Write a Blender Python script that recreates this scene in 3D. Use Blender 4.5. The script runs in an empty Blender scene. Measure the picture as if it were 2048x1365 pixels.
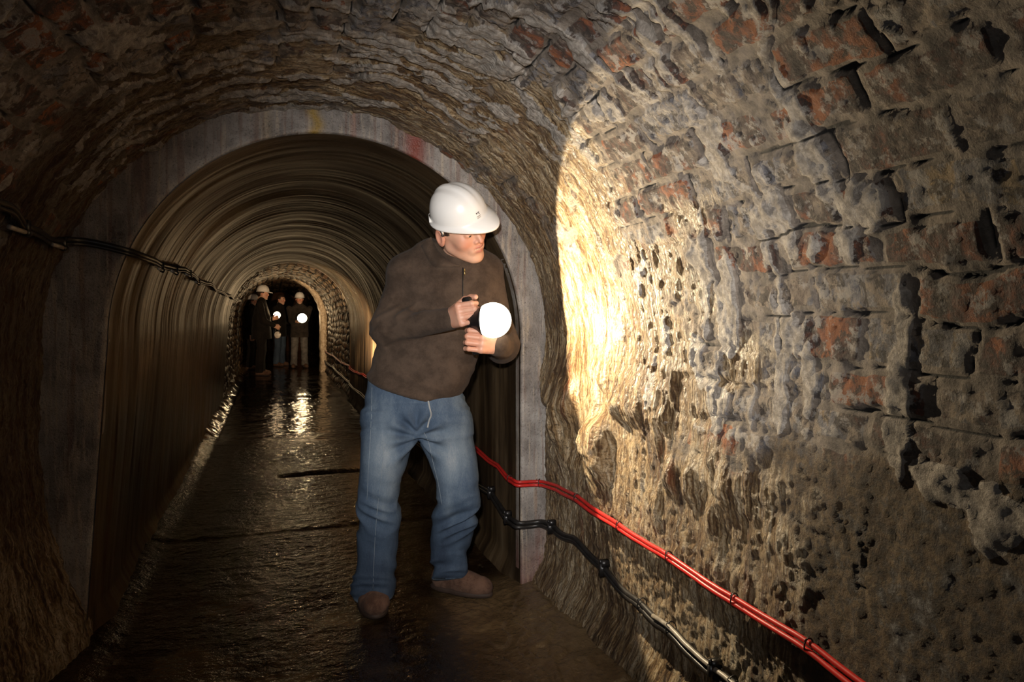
import bpy, math
import numpy as np
from mathutils import Vector, Matrix

# ------------------------------------------------------------------ camera, world, lights, exposure
F = 1365.0                       # focal length in pixels of the 2048 wide frame (24 mm on 36 mm)
YAW = math.radians(19.3)
CH = 1.17                        # lens height
HY = 632.0                       # horizon row
SN, CS = math.sin(YAW), math.cos(YAW)
scene = bpy.context.scene
COL = scene.collection

cd = bpy.data.cameras.new('camera'); cam = bpy.data.objects.new('camera', cd); COL.objects.link(cam)
cd.sensor_width = 36.0; cd.lens = 24.0; cd.clip_start = 0.02; cd.clip_end = 100
cam.location = (0, 0, CH)
cam.rotation_euler = (math.radians(90), 0, -YAW)
cd.shift_y = -(682.5 - HY) / 2048.0
scene.camera = cam

w = bpy.data.worlds.new('world'); scene.world = w; w.use_nodes = True
w.node_tree.nodes['Background'].inputs[0].default_value = (0.5, 0.6, 0.8, 1)
w.node_tree.nodes['Background'].inputs[1].default_value = 0.0006

scene.view_settings.view_transform = 'Standard'
scene.view_settings.look = 'None'
scene.view_settings.exposure = 0.0
scene.view_settings.gamma = 1.0
scene.view_settings.use_curve_mapping = False


def light(name, kind, loc, energy, color, radius=0.02, target=None, spot=None, blend=0.5):
    l = bpy.data.lights.new(name, kind); l.energy = energy; l.color = color
    l.shadow_soft_size = radius
    o = bpy.data.objects.new(name, l); o.location = loc; COL.objects.link(o)
    if target is not None:
        o.rotation_euler = (Vector(target) - Vector(loc)).to_track_quat('-Z', 'Y').to_euler()
    if spot:
        l.spot_size = math.radians(spot); l.spot_blend = blend
    return o


# the photographer's flash, above the lens, zoomed so that it falls off towards the corners
light('camera_flash', 'SPOT', (-0.06, -0.02, CH + 0.14), 275, (1.0, 0.95, 0.90), 0.03,
      target=(0.90, 2.5, 1.13), spot=62, blend=1.0)
# broad fill light added beside the flash, for surfaces outside its cone
light('fill_light', 'POINT', (-0.06, -0.05, CH + 0.16), 4.0, (0.86, 0.93, 1.0), 0.04)
# a second flash lying further down the tunnel behind the man, aimed along the tunnel
light('tunnel_flash', 'SPOT', (0.70, 4.9, 0.95), 1000, (1.0, 0.66, 0.36), 0.05,
      target=(0.72, 14.5, 1.0), spot=25, blend=0.9)
light('wall_flash', 'SPOT', (0.92, 6.75, 0.62), 1300, (1.0, 0.70, 0.40), 0.03,
      target=(1.30, 8.2, 1.10), spot=58, blend=0.9)

# ------------------------------------------------------------------ numpy noise
def _h(ix, iy, iz, seed):
    n = (ix * 374761393 + iy * 668265263 + iz * 2147483647 * 3 + seed * 1274126177) & 0xFFFFFFFF
    n = ((n ^ (n >> 13)) * 1274126177) & 0xFFFFFFFF
    n = (n ^ (n >> 16)) & 0xFFFFFFFF
    n = (n * 2246822519) & 0xFFFFFFFF
    return ((n ^ (n >> 15)) & 0xFFFFFF).astype(np.float32) / float(0xFFFFFF)


def rnd(ix, iy=0, seed=0):
    return _h(np.asarray(ix, dtype=np.int64), np.asarray(iy, dtype=np.int64), np.int64(7), seed)


def noise2(x, y, seed=0):
    x = np.asarray(x, np.float64); y = np.asarray(y, np.float64)
    x, y = np.broadcast_arrays(x, y)
    fx = np.floor(x); fy = np.floor(y); ix = fx.astype(np.int64); iy = fy.astype(np.int64)
    tx = x - fx; ty = y - fy
    ux = tx * tx * tx * (tx * (tx * 6 - 15) + 10); uy = ty * ty * ty * (ty * (ty * 6 - 15) + 10)
    a = rnd(ix, iy, seed); b = rnd(ix + 1, iy, seed); c = rnd(ix, iy + 1, seed); d = rnd(ix + 1, iy + 1, seed)
    return (a * (1 - ux) + b * ux) * (1 - uy) + (c * (1 - ux) + d * ux) * uy


def noise3(x, y, z, seed=0):
    x = np.asarray(x, np.float64)
    fx = np.floor(x); fy = np.floor(y); fz = np.floor(z)
    ix = fx.astype(np.int64); iy = fy.astype(np.int64); iz = fz.astype(np.int64)
    t = [v - f for v, f in ((x, fx), (y, fy), (z, fz))]
    u = [v * v * (3 - 2 * v) for v in t]
    r = 0
    for dx in (0, 1):
        for dy in (0, 1):
            for dz in (0, 1):
                wgt = (u[0] if dx else 1 - u[0]) * (u[1] if dy else 1 - u[1]) * (u[2] if dz else 1 - u[2])
                r = r + wgt * _h(ix + dx, iy + dy, iz + dz, seed)
    return r


def fbm(x, y, octv=4, seed=0, gain=0.5):
    s = 0; a = 1.0; tot = 0
    for k in range(octv):
        s = s + a * noise2(x * 2 ** k + 17.3 * k, y * 2 ** k - 9.1 * k, seed + k); tot += a; a *= gain
    return s / tot


def sstep(a, b, x):
    t = np.clip((x - a) / (b - a), 0, 1)
    return t * t * (3 - 2 * t)


# ------------------------------------------------------------------ object helpers
def tag(o, label=None, cat=None, group=None, kind=None):
    if label: o['label'] = label
    if cat: o['category'] = cat
    if group: o['group'] = group
    if kind: o['kind'] = kind
    return o


def empty(name, loc=(0, 0, 0), rotz=0.0):
    o = bpy.data.objects.new(name, None); o.empty_display_size = 0.1
    o.location = loc; o.rotation_euler = (0, 0, rotz); COL.objects.link(o)
    return o


def mesh_obj(name, verts, faces, mat, parent=None, smooth=True):
    me = bpy.data.meshes.new(name)
    verts = np.asarray(verts, np.float32); faces = np.asarray(faces, np.int32)
    if faces.ndim == 2:
        nv = faces.shape[1]
        me.vertices.add(len(verts)); me.vertices.foreach_set('co', verts.ravel())
        me.loops.add(faces.size); me.loops.foreach_set('vertex_index', faces.ravel())
        me.polygons.add(len(faces))
        me.polygons.foreach_set('loop_start', np.arange(0, faces.size, nv, dtype=np.int32))
        me.update(calc_edges=True); me.validate()
    if smooth:
        me.polygons.foreach_set('use_smooth', np.ones(len(me.polygons), bool))
    me.materials.append(mat)
    o = bpy.data.objects.new(name, me); COL.objects.link(o)
    if parent is not None: o.parent = parent
    return o


def join_parts(parts):
    """[(verts, quads)] -> one (verts, quads)"""
    V, Q, n = [], [], 0
    for v, q in parts:
        V.append(np.asarray(v, np.float32)); Q.append(np.asarray(q, np.int32) + n); n += len(v)
    return np.vstack(V), np.vstack(Q)


def grid_quads(ni, nj, wrap_j=False):
    i = np.arange(ni - 1)[:, None]; j = np.arange(nj if wrap_j else nj - 1)[None, :]
    j2 = (j + 1) % nj
    q = np.stack([i * nj + j, i * nj + j2, (i + 1) * nj + j2, (i + 1) * nj + j], -1)
    return q.reshape(-1, 4)


def tube_geo(pts, r, seg=10, caps=True):
    pts = np.asarray(pts, float); n = len(pts)
    r = np.broadcast_to(np.asarray(r, float), (n,))
    T = np.gradient(pts, axis=0); T /= np.linalg.norm(T, axis=1)[:, None] + 1e-9
    up = np.array([0, 0, 1.0]) if abs(T[0][2]) < 0.9 else np.array([1.0, 0, 0])
    V = []
    N = np.cross(T[0], up); N /= np.linalg.norm(N)
    for i in range(n):
        N = N - T[i] * np.dot(N, T[i]); N /= np.linalg.norm(N) + 1e-9
        B = np.cross(T[i], N)
        a = np.linspace(0, 2 * np.pi, seg, endpoint=False)[:, None]
        V.append(pts[i] + r[i] * (np.cos(a) * N + np.sin(a) * B))
    V = np.vstack(V); Q = grid_quads(n, seg, True)
    if caps:
        k = len(V); V = np.vstack([V, pts[0], pts[-1]])
        c = [[k, (j + 1) % seg, j, k] for j in range(seg)]
        m = (n - 1) * seg
        c += [[k + 1, m + j, m + (j + 1) % seg, k + 1] for j in range(seg)]
        # degenerate quads avoided: use pairs of triangles folded into quads
        cq = []
        for j in range(0, seg, 2):
            cq.append([k, (j + 2) % seg, (j + 1) % seg, j])
            cq.append([k + 1, m + j, m + (j + 1) % seg, m + (j + 2) % seg])
        Q = np.vstack([Q, np.array(cq)])
    return V, Q


def smooth_path(P, n):
    P = np.asarray(P, float); m = len(P)
    d = np.r_[0, np.cumsum(np.linalg.norm(np.diff(P, axis=0), axis=1))]
    t = np.linspace(0, d[-1], n); out = []
    Pp = np.vstack([2 * P[0] - P[1], P, 2 * P[-1] - P[-2]])
    for tt in t:
        k = min(max(np.searchsorted(d, tt, 'right') - 1, 0), m - 2)
        u = (tt - d[k]) / (d[k + 1] - d[k] + 1e-9)
        p0, p1, p2, p3 = Pp[k], Pp[k + 1], Pp[k + 2], Pp[k + 3]
        out.append(0.5 * ((2 * p1) + (-p0 + p2) * u + (2 * p0 - 5 * p1 + 4 * p2 - p3) * u ** 2 + (-p0 + 3 * p1 - 3 * p2 + p3) * u ** 3))
    return np.array(out)


def box_geo(c, size, R=None, bev=0.0):
    sx, sy, sz = [s / 2 for s in size]; v = []
    for x in (-sx, sx):
        for y in (-sy, sy):
            for z in (-sz, sz):
                v.append((x, y, z))
    v = np.array(v)
    if R is not None: v = v @ np.asarray(R).T
    q = [[0, 1, 3, 2], [4, 6, 7, 5], [0, 4, 5, 1], [2, 3, 7, 6], [0, 2, 6, 4], [1, 5, 7, 3]]
    return v + np.asarray(c), np.array(q)


# ------------------------------------------------------------------ signed distance modelling
def surface_nets(fn, lo, hi, res):
    lo = np.asarray(lo, float); hi = np.asarray(hi, float)
    n = np.maximum(np.ceil((hi - lo) / res).astype(int) + 1, 3)
    ax = [lo[k] + res * np.arange(n[k]) for k in range(3)]
    X, Y, Z = np.meshgrid(*ax, indexing='ij')
    P = np.stack([X.ravel(), Y.ravel(), Z.ravel()], 1).astype(np.float32)
    V = np.empty(len(P), np.float32)
    for s in range(0, len(P), 400000):
        V[s:s + 400000] = fn(P[s:s + 400000])
    V = V.reshape(n)
    V[V == 0] = 1e-7
    ins = V < 0
    c = n - 1
    acc = np.zeros((*c, 3), np.float32); cnt = np.zeros(c, np.float32)
    base = np.indices(c).transpose(1, 2, 3, 0).astype(np.float32)
    corners = [(a, b, d) for a in (0, 1) for b in (0, 1) for d in (0, 1)]
    def sub(A, o): return A[o[0]:o[0] + c[0], o[1]:o[1] + c[1], o[2]:o[2] + c[2]]
    for a in corners:
        for axk in range(3):
            if a[axk]: continue
            b = list(a); b[axk] = 1
            va = sub(V, a); vb = sub(V, b); m = (va < 0) != (vb < 0)
            t = np.where(m, va / np.where(m, va - vb, 1), 0)
            pos = base + np.array(a, np.float32)
            pos[..., axk] += t
            acc += pos * m[..., None]; cnt += m
    act = cnt > 0
    idx = -np.ones(c, np.int64); idx[act] = np.arange(act.sum())
    verts = acc[act] / cnt[act][:, None] * res + lo
    Q = []
    for k in range(3):
        o = [0, 0, 0]; o[k] = 1
        A = ins[:n[0] - o[0], :n[1] - o[1], :n[2] - o[2]]
        B = ins[o[0]:, o[1]:, o[2]:]
        u, v = [(1, 2), (2, 0), (0, 1)][k]
        ch = (A != B)
        I = np.argwhere(ch)
        ok = (I[:, u] > 0) & (I[:, v] > 0) & (I[:, u] < c[u]) & (I[:, v] < c[v]) & (I[:, k] < c[k])
        I = I[ok]
        eu = np.zeros(3, int); eu[u] = 1; ev = np.zeros(3, int); ev[v] = 1
        q = np.stack([idx[tuple((I - eu - ev).T)], idx[tuple((I - ev).T)], idx[tuple(I.T)], idx[tuple((I - eu).T)]], 1)
        flip = ~A[tuple(I.T)]
        q[flip] = q[flip][:, ::-1]
        Q.append(q)
    Q = np.vstack(Q)
    return verts, Q[(Q >= 0).all(1)]


def relax(v, q, it=1, lam=0.5):
    for _ in range(it):
        s = np.zeros_like(v); n = np.zeros(len(v))
        for k in range(4):
            a = q[:, k]; b = q[:, (k + 1) % 4]
            np.add.at(s, a, v[b]); np.add.at(n, a, 1); np.add.at(s, b, v[a]); np.add.at(n, b, 1)
        v = v + lam * (s / np.maximum(n, 1)[:, None] - v)
    return v


def vnormals(v, q):
    fn = np.cross(v[q[:, 2]] - v[q[:, 0]], v[q[:, 3]] - v[q[:, 1]])
    N = np.zeros_like(v)
    for k in range(4): np.add.at(N, q[:, k], fn)
    return N / (np.linalg.norm(N, axis=1)[:, None] + 1e-12)


def smin(a, b, k):
    h = np.clip(0.5 + 0.5 * (b - a) / k, 0, 1)
    return b * (1 - h) + a * h - k * h * (1 - h)


def smax(a, b, k): return -smin(-a, -b, k)


def s_ball(P, c, r): return np.linalg.norm(P - np.asarray(c, np.float32), axis=1) - r


def s_ell(P, c, r):
    r = np.asarray(r, np.float32); q = (P - np.asarray(c, np.float32))
    k0 = np.linalg.norm(q / r, axis=1); k1 = np.linalg.norm(q / (r * r), axis=1)
    return k0 * (k0 - 1) / (k1 + 1e-9)


def s_cone(P, a, b, ra, rb):
    a = np.asarray(a, np.float32); b = np.asarray(b, np.float32)
    ab = b - a; t = np.clip(((P - a) @ ab) / (ab @ ab), 0, 1)
    return np.linalg.norm(P - a - t[:, None] * ab, axis=1) - (ra + (rb - ra) * t)


def s_loft(P, z, cu, cw, a, b, p=2.0):
    """stack of (super)elliptical slices along z; tables ascending in z"""
    zz = P[:, 2]
    U = (P[:, 0] - np.interp(zz, z, cu)); W = (P[:, 1] - np.interp(zz, z, cw))
    A = np.interp(zz, z, a); B = np.interp(zz, z, b)
    k = (np.abs(U / A) ** p + np.abs(W / B) ** p) ** (1 / p)
    d = (k - 1) * np.minimum(A, B) * 0.9
    return np.maximum(d, np.maximum(z[0] - zz, zz - z[-1]))


# ------------------------------------------------------------------ material helper
class NT:
    def __init__(s, name, rough=0.6, spec=0.5):
        s.m = bpy.data.materials.new(name); s.m.use_nodes = True
        s.t = s.m.node_tree; s.n = s.t.nodes; s.b = s.n['Principled BSDF']
        s.b.inputs['Roughness'].default_value = rough
        s.b.inputs['Specular IOR Level'].default_value = spec
    def link(s, a, b): s.t.links.new(a, b)
    def val(s, inp, v):
        if isinstance(v, bpy.types.NodeSocket): s.link(v, inp)
        elif isinstance(v, (tuple, list)) and len(v) == 3 and inp.type == 'RGBA': inp.default_value = (*v, 1)
        else: inp.default_value = v
    def coord(s, what='Object', scale=(1, 1, 1)):
        if what == 'Position':
            o = s.n.new('ShaderNodeNewGeometry').outputs['Position']
        else:
            o = s.n.new('ShaderNodeTexCoord').outputs[what]
        mp = s.n.new('ShaderNodeMapping'); s.link(o, mp.inputs[0]); mp.inputs['Scale'].default_value = scale
        return mp.outputs[0]
    def noise(s, vec, scale=5, detail=4, rough=0.55, dist=0.0):
        n = s.n.new('ShaderNodeTexNoise'); s.link(vec, n.inputs['Vector'])
        n.inputs['Scale'].default_value = scale; n.inputs['Detail'].default_value = detail
        n.inputs['Roughness'].default_value = rough; n.inputs['Distortion'].default_value = dist
        return n.outputs['Fac']
    def vor(s, vec, scale=5, feature='F1'):
        n = s.n.new('ShaderNodeTexVoronoi'); s.link(vec, n.inputs['Vector']); n.feature = feature
        n.inputs['Scale'].default_value = scale
        return n.outputs['Distance']
    def attr(s, name):
        n = s.n.new('ShaderNodeAttribute'); n.attribute_name = name
        return n.outputs['Fac']
    def math(s, op, a, b=0.0, c=0.0, clamp=False):
        n = s.n.new('ShaderNodeMath'); n.operation = op; n.use_clamp = clamp
        s.val(n.inputs[0], a); s.val(n.inputs[1], b)
        if op == 'MULTIPLY_ADD': s.val(n.inputs[2], c)
        return n.outputs[0]
    def step(s, x, lo, hi, a=0.0, b=1.0):
        n = s.n.new('ShaderNodeMapRange'); n.interpolation_type = 'SMOOTHSTEP'
        s.val(n.inputs[0], x)
        for i, v in zip((1, 2, 3, 4), (lo, hi, a, b)): n.inputs[i].default_value = v
        return n.outputs[0]
    def ramp(s, x, stops, interp='LINEAR'):
        n = s.n.new('ShaderNodeValToRGB'); s.link(x, n.inputs[0]); e = n.color_ramp.elements
        n.color_ramp.interpolation = interp
        while len(e) < len(stops): e.new(0.5)
        for k, (p, c) in enumerate(stops): e[k].position = p; e[k].color = (*c, 1)
        return n.outputs[0]
    def mix(s, f, a, b, mode='MIX'):
        n = s.n.new('ShaderNodeMix'); n.data_type = 'RGBA'; n.blend_type = mode
        s.val(n.inputs[0], f); s.val(n.inputs[6], a); s.val(n.inputs[7], b)
        return n.outputs[2]
    def bump(s, h, dist=0.002, strength=1.0, prev=None):
        n = s.n.new('ShaderNodeBump'); n.inputs['Strength'].default_value = strength
        n.inputs['Distance'].default_value = dist; s.link(h, n.inputs['Height'])
        if prev is not None: s.link(prev, n.inputs['Normal'])
        return n.outputs[0]
    def out(s, color=None, rough=None, normal=None, **kw):
        if color is not None: s.val(s.b.inputs['Base Color'], color)
        if rough is not None: s.val(s.b.inputs['Roughness'], rough)
        if normal is not None: s.link(normal, s.b.inputs['Normal'])
        for k, v in kw.items(): s.val(s.b.inputs[k], v)
        return s.m


# ------------------------------------------------------------------ materials of the tunnel
def vault_material():
    s = NT('brick_vault')
    uv = s.coord('UV'); fine = s.noise(uv, 55, 8, 0.72); mid = s.noise(uv, 19, 8, 0.68); big = s.noise(uv, 3.0, 4)
    n5 = s.noise(s.coord('UV', (1, 1.6, 1)), 9, 8, 0.66); n6 = s.noise(uv, 30, 7, 0.7, 0.5); grit = s.noise(uv, 150, 5, 0.75)
    ribs = s.noise(s.coord('UV', (14, 150, 1)), 1.0, 6, 0.68, 0.5)
    ribs2 = s.noise(s.coord('UV', (5, 38, 1)), 1.0, 5, 0.6, 0.8)
    br = s.math('ADD', s.math('MULTIPLY_ADD', s.attr('brick'), 0.80, 0.06), s.math('MULTIPLY_ADD', n5, 2.2, -1.1))
    c = s.ramp(br, [(0.0, (0.25, 0.085, 0.030)), (0.11, (0.18, 0.062, 0.030)), (0.20, (0.10, 0.045, 0.030)), (0.32, (0.055, 0.036, 0.028)), (0.46, (0.15, 0.115, 0.09)),
                    (0.60, (0.24, 0.19, 0.14)), (0.74, (0.11, 0.105, 0.112)), (0.86, (0.19, 0.18, 0.185)), (1.0, (0.25, 0.18, 0.10))])
    c = s.mix(s.step(n6, 0.50, 0.57, 0, 0.85), c, (0.034, 0.025, 0.020))
    lime = s.step(s.math('MULTIPLY_ADD', fine, 0.45, mid), 0.745, 0.82)
    c = s.mix(s.math('MULTIPLY', lime, 0.80), c, s.mix(big, (0.265, 0.265, 0.275), (0.36, 0.31, 0.245)))
    mo = s.step(s.math('MULTIPLY_ADD', fine, 0.7, s.attr('mort')), 0.74, 0.92)
    c = s.mix(mo, c, s.mix(s.step(mid, 0.4, 0.6), (0.115, 0.094, 0.076), (0.235, 0.195, 0.158)))
    # rendered foot of the wall
    rc = s.ramp(s.math('MULTIPLY_ADD', mid, 1.1, s.math('MULTIPLY_ADD', big, 0.7, -0.40)), [(0.22, (0.030, 0.020, 0.014)), (0.40, (0.085, 0.052, 0.026)),
                (0.52, (0.14, 0.095, 0.05)), (0.60, (0.080, 0.070, 0.064)), (0.74, (0.25, 0.245, 0.245))])
    rd = s.step(s.math('MULTIPLY_ADD', mid, 0.5, s.attr('rend')), 0.60, 0.85)
    c = s.mix(rd, c, s.mix(s.step(fine, 0.40, 0.56), (0.045, 0.032, 0.024), rc))
    # flowstone
    fc = s.ramp(s.math('ADD', s.math('MULTIPLY', ribs, 0.85), s.math('MULTIPLY_ADD', ribs2, 0.7, s.math('MULTIPLY_ADD', big, 0.4, -0.47))),
                [(0.30, (0.028, 0.014, 0.007)), (0.42, (0.095, 0.052, 0.022)), (0.50, (0.22, 0.145, 0.070)), (0.60, (0.38, 0.295, 0.185)), (0.74, (0.58, 0.50, 0.385))])
    fc = s.mix(s.step(s.math('MULTIPLY_ADD', grit, 0.6, s.math('MULTIPLY', fine, 0.4)), 0.42, 0.50, 0.80, 0), fc, (0.06, 0.035, 0.016))
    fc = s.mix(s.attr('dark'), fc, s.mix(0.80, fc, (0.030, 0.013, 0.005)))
    fl = s.step(s.math('ADD', s.math('MULTIPLY', ribs2, 0.5), s.math('MULTIPLY_ADD', mid, 0.8, s.math('SUBTRACT', s.attr('flow'), 0.4))), 0.50, 0.80)
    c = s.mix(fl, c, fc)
    rust = s.step(s.noise(s.coord('UV', (1.6, 9, 1)), 1.7, 4, 0.6), 0.60, 0.72)
    c = s.mix(s.math('MULTIPLY', s.math('MULTIPLY', rust, fl), 0.55), c, (0.15, 0.035, 0.012))
    sm = s.step(s.math('MULTIPLY_ADD', fine, 0.5, s.attr('smear')), 0.72, 0.82)
    c = s.mix(sm, c, s.mix(s.step(s.math('MULTIPLY_ADD', fine, 0.6, s.math('MULTIPLY', mid, 0.4)), 0.42, 0.60), (0.19, 0.165, 0.14), (0.40, 0.36, 0.315)))
    c = s.mix(s.step(s.attr('crack'), 0.35, 0.8), c, (0.008, 0.006, 0.005))
    h = s.math('ADD', s.math('MULTIPLY', fine, 1.3), s.math('MULTIPLY', grit, 0.9))
    h = s.math('ADD', h, s.math('MULTIPLY', s.math('MULTIPLY', ribs, fl), 1.6))
    h = s.math('ADD', h, s.math('MULTIPLY', s.math('MULTIPLY', s.vor(s.coord('UV', (70, 130, 1)), 1.0), fl), -0.9))
    nrm = s.bump(h, 0.0062, 1.0)
    r = s.math('SUBTRACT', 0.80, s.math('MULTIPLY', fl, 0.46))
    return s.out(c, r, nrm, **{'Specular IOR Level': 0.5})


def lining_material():
    """smooth wet lining of the inner tunnel, streaked round its girth"""
    s = NT('wet_lining')
    a = s.noise(s.coord('UV', (0.9, 3.6, 1)), 1.0, 5, 0.6, 0.4)
    b = s.noise(s.coord('UV', (2.0, 17, 1)), 1.0, 4, 0.55, 0.4)
    g = s.noise(s.coord('UV'), 60, 4, 0.6); big = s.noise(s.coord('UV'), 1.6, 3)
    c = s.ramp(s.math('ADD', s.math('MULTIPLY', a, 0.6), s.math('MULTIPLY', b, 0.4)),
               [(0.34, (0.012, 0.007, 0.004)), (0.46, (0.038, 0.023, 0.011)), (0.56, (0.090, 0.058, 0.029)), (0.66, (0.16, 0.115, 0.066)), (0.8, (0.27, 0.215, 0.145))])
    c = s.mix(s.step(big, 0.46, 0.66, 0, 0.75), c, (0.022, 0.014, 0.008))
    h = s.math('ADD', s.math('MULTIPLY', b, 1.0), s.math('MULTIPLY', g, 0.35))
    return s.out(c, s.step(a, 0.35, 0.7, 0.42, 0.62), s.bump(h, 0.0035, 0.7), **{'Specular IOR Level': 0.35})


def ring_material():
    s = NT('concrete_ring')
    p = s.coord('Position'); n1 = s.noise(p, 6, 6, 0.6); n2 = s.noise(s.coord('Position', (60, 60, 5)), 1, 4); n3 = s.noise(p, 130, 4, 0.7)
    c = s.ramp(n1, [(0.32, (0.11, 0.095, 0.085)), (0.50, (0.23, 0.205, 0.185)), (0.66, (0.36, 0.335, 0.305))])
    c = s.mix(s.step(n2, 0.50, 0.66, 0, 0.65), c, (0.40, 0.33, 0.25))
    c = s.mix(s.step(s.noise(s.coord('Position', (42, 42, 2.2)), 1, 6), 0.53, 0.64, 0, 0.42), c, (0.13, 0.050, 0.028))
    c = s.mix(s.attr('yellow'), c, (0.30, 0.19, 0.035))
    c = s.mix(s.attr('red'), c, (0.19, 0.032, 0.016))
    c = s.mix(s.step(n3, 0.36, 0.46, 0.5, 0), c, (0.02, 0.013, 0.009))
    h = s.math('ADD', s.math('MULTIPLY', n2, 0.5), n3)
    return s.out(c, s.step(n1, 0.3, 0.7, 0.26, 0.5), s.bump(h, 0.004, 0.8))


def far_brick_material():
    s = NT('dark_brickwork')
    uv = s.coord('UV'); fine = s.noise(uv, 30, 5, 0.65)
    br = s.math('ADD', s.attr('brick'), s.math('MULTIPLY_ADD', fine, 0.5, -0.25))
    c = s.ramp(br, [(0.0, (0.10, 0.05, 0.025)), (0.4, (0.045, 0.03, 0.02)), (0.7, (0.18, 0.12, 0.07)), (1.0, (0.28, 0.20, 0.12))])
    c = s.mix(s.step(s.attr('mort'), 0.3, 0.7), c, (0.015, 0.011, 0.008))
    return s.out(c, 0.5, s.bump(fine, 0.01, 0.8))


def floor_material():
    s = NT('wet_floor')
    p = s.coord('Position'); n1 = s.noise(p, 3.2, 6, 0.6, 0.4); n2 = s.noise(p, 30, 4, 0.6)
    n3 = s.noise(s.coord('Position', (8, 17, 1)), 1, 4, 0.6); n4 = s.noise(p, 85, 3, 0.6)
    c = s.ramp(n1, [(0.30, (0.005, 0.0025, 0.001)), (0.50, (0.016, 0.008, 0.0035)), (0.66, (0.038, 0.022, 0.010)), (0.8, (0.08, 0.055, 0.032))])
    c = s.mix(s.step(n2, 0.60, 0.72, 0, 0.4), c, (0.11, 0.08, 0.05))
    c = s.mix(s.attr('ochre'), c, s.mix(n2, (0.06, 0.033, 0.014), (0.24, 0.17, 0.09)))
    wet = s.step(s.noise(p, 1.3, 3), 0.40, 0.60)
    h = s.math('ADD', s.math('MULTIPLY', n2, 0.9), s.math('ADD', n3, s.math('MULTIPLY', n4, 0.35)))
    calm = s.step(s.math('MULTIPLY_ADD', s.noise(s.coord('Position', (1.2, 3.0, 1)), 1.0, 4), 1.2, s.attr('pool')), 0.75, 1.15)
    h = s.math('MULTIPLY', h, s.math('MULTIPLY_ADD', calm, -0.80, 1.0))
    return s.out(c, s.step(wet, 0, 1, 0.13, 0.06), s.bump(h, 0.0068, 1.0), **{'Specular IOR Level': 0.5})


M_vault = vault_material(); M_lining = lining_material(); M_ring = ring_material()
M_far = far_brick_material(); M_floor = floor_material()

# ------------------------------------------------------------------ tunnel shell
def make_profile(left, zl, right, zr, cx, rx, rz, lean=0.0, n=2000):
    """left wall foot (left,0) up to (cx-rx,zl), half ellipse, down to (right,0)"""
    a = np.linspace(np.pi, 0, n)
    P = np.vstack([np.stack([np.linspace(left, cx - rx, n // 2), np.linspace(0, zl, n // 2)], 1)[:-1],
                   np.stack([cx + rx * np.cos(a), np.interp(a, [0, np.pi], [zr, zl]) + rz * np.sin(a)], 1),
                   np.stack([np.linspace(cx + rx, right, n // 2), np.linspace(zr, 0, n // 2)], 1)[1:]])
    d = np.r_[0, np.cumsum(np.linalg.norm(np.diff(P, axis=0), axis=1))]
    T = np.gradient(P, axis=0); T /= np.linalg.norm(T, axis=1)[:, None]
    N = np.stack([T[:, 1], -T[:, 0]], 1)                     # points into the tunnel
    k = np.ones(41) / 41
    for j in (0, 1):
        N[:, j] = np.convolve(np.pad(N[:, j], 20, mode='edge'), k, 'valid')
    N /= np.linalg.norm(N, axis=1)[:, None]
    class Pf: pass
    p = Pf(); p.L = d[-1]; p.zl = math.hypot(cx - rx - left, zl); p.zr = d[-1] - math.hypot(cx + rx - right, zr)
    p.at = lambda s: (np.interp(s, d, P[:, 0]), np.interp(s, d, P[:, 1]), np.interp(s, d, N[:, 0]), np.interp(s, d, N[:, 1]))
    return p


PV = make_profile(-0.76, 1.05, 1.12, 1.05, 0.185, 0.935, 0.935)
PI_ = make_profile(-0.62, 1.08, 1.00, 1.08, 0.225, 0.775, 0.80)
PB = make_profile(-0.66, 1.10, 1.05, 1.10, 0.20, 0.85, 0.84)
PF = make_profile(-0.70, 1.10, 0.93, 1.10, 0.115, 0.815, 0.86)


def shell(names, prof, s, y, hfun, mat, cuts, attrs=True):
    """grid over (s, y) pushed inwards by hfun; cut into several meshes along s"""
    S, Y = np.meshgrid(s, y, indexing='ij')
    X, Z, NX, NZ = prof.at(S)
    H, A = hfun(S, Y, X, Z)
    V = np.stack([X + NX * H, Y, Z + NZ * H], -1)
    edges = [0] + [int(np.argmin(abs(s - c))) for c in cuts] + [len(s) - 1]
    out = []
    for k, nm in enumerate(names):
        i0, i1 = edges[k], edges[k + 1]
        v = V[i0:i1 + 1]; ni, nj = v.shape[:2]
        q = grid_quads(ni, nj)
        o = mesh_obj(nm, v.reshape(-1, 3), q, mat)
        me = o.data
        uvl = me.uv_layers.new(name='UVMap')
        vi = np.empty(len(me.loops), np.int32); me.loops.foreach_get('vertex_index', vi)
        uv = np.stack([S[i0:i1 + 1].ravel(), Y[i0:i1 + 1].ravel()], 1)[vi]
        uvl.data.foreach_set('uv', uv.astype(np.float32).ravel())
        for an, av in A.items():
            at = me.attributes.new(an, 'FLOAT', 'POINT')
            at.data.foreach_set('value', np.ascontiguousarray(av[i0:i1 + 1]).ravel().astype(np.float32))
        tag(o, kind='structure'); out.append(o)
    return out


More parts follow.
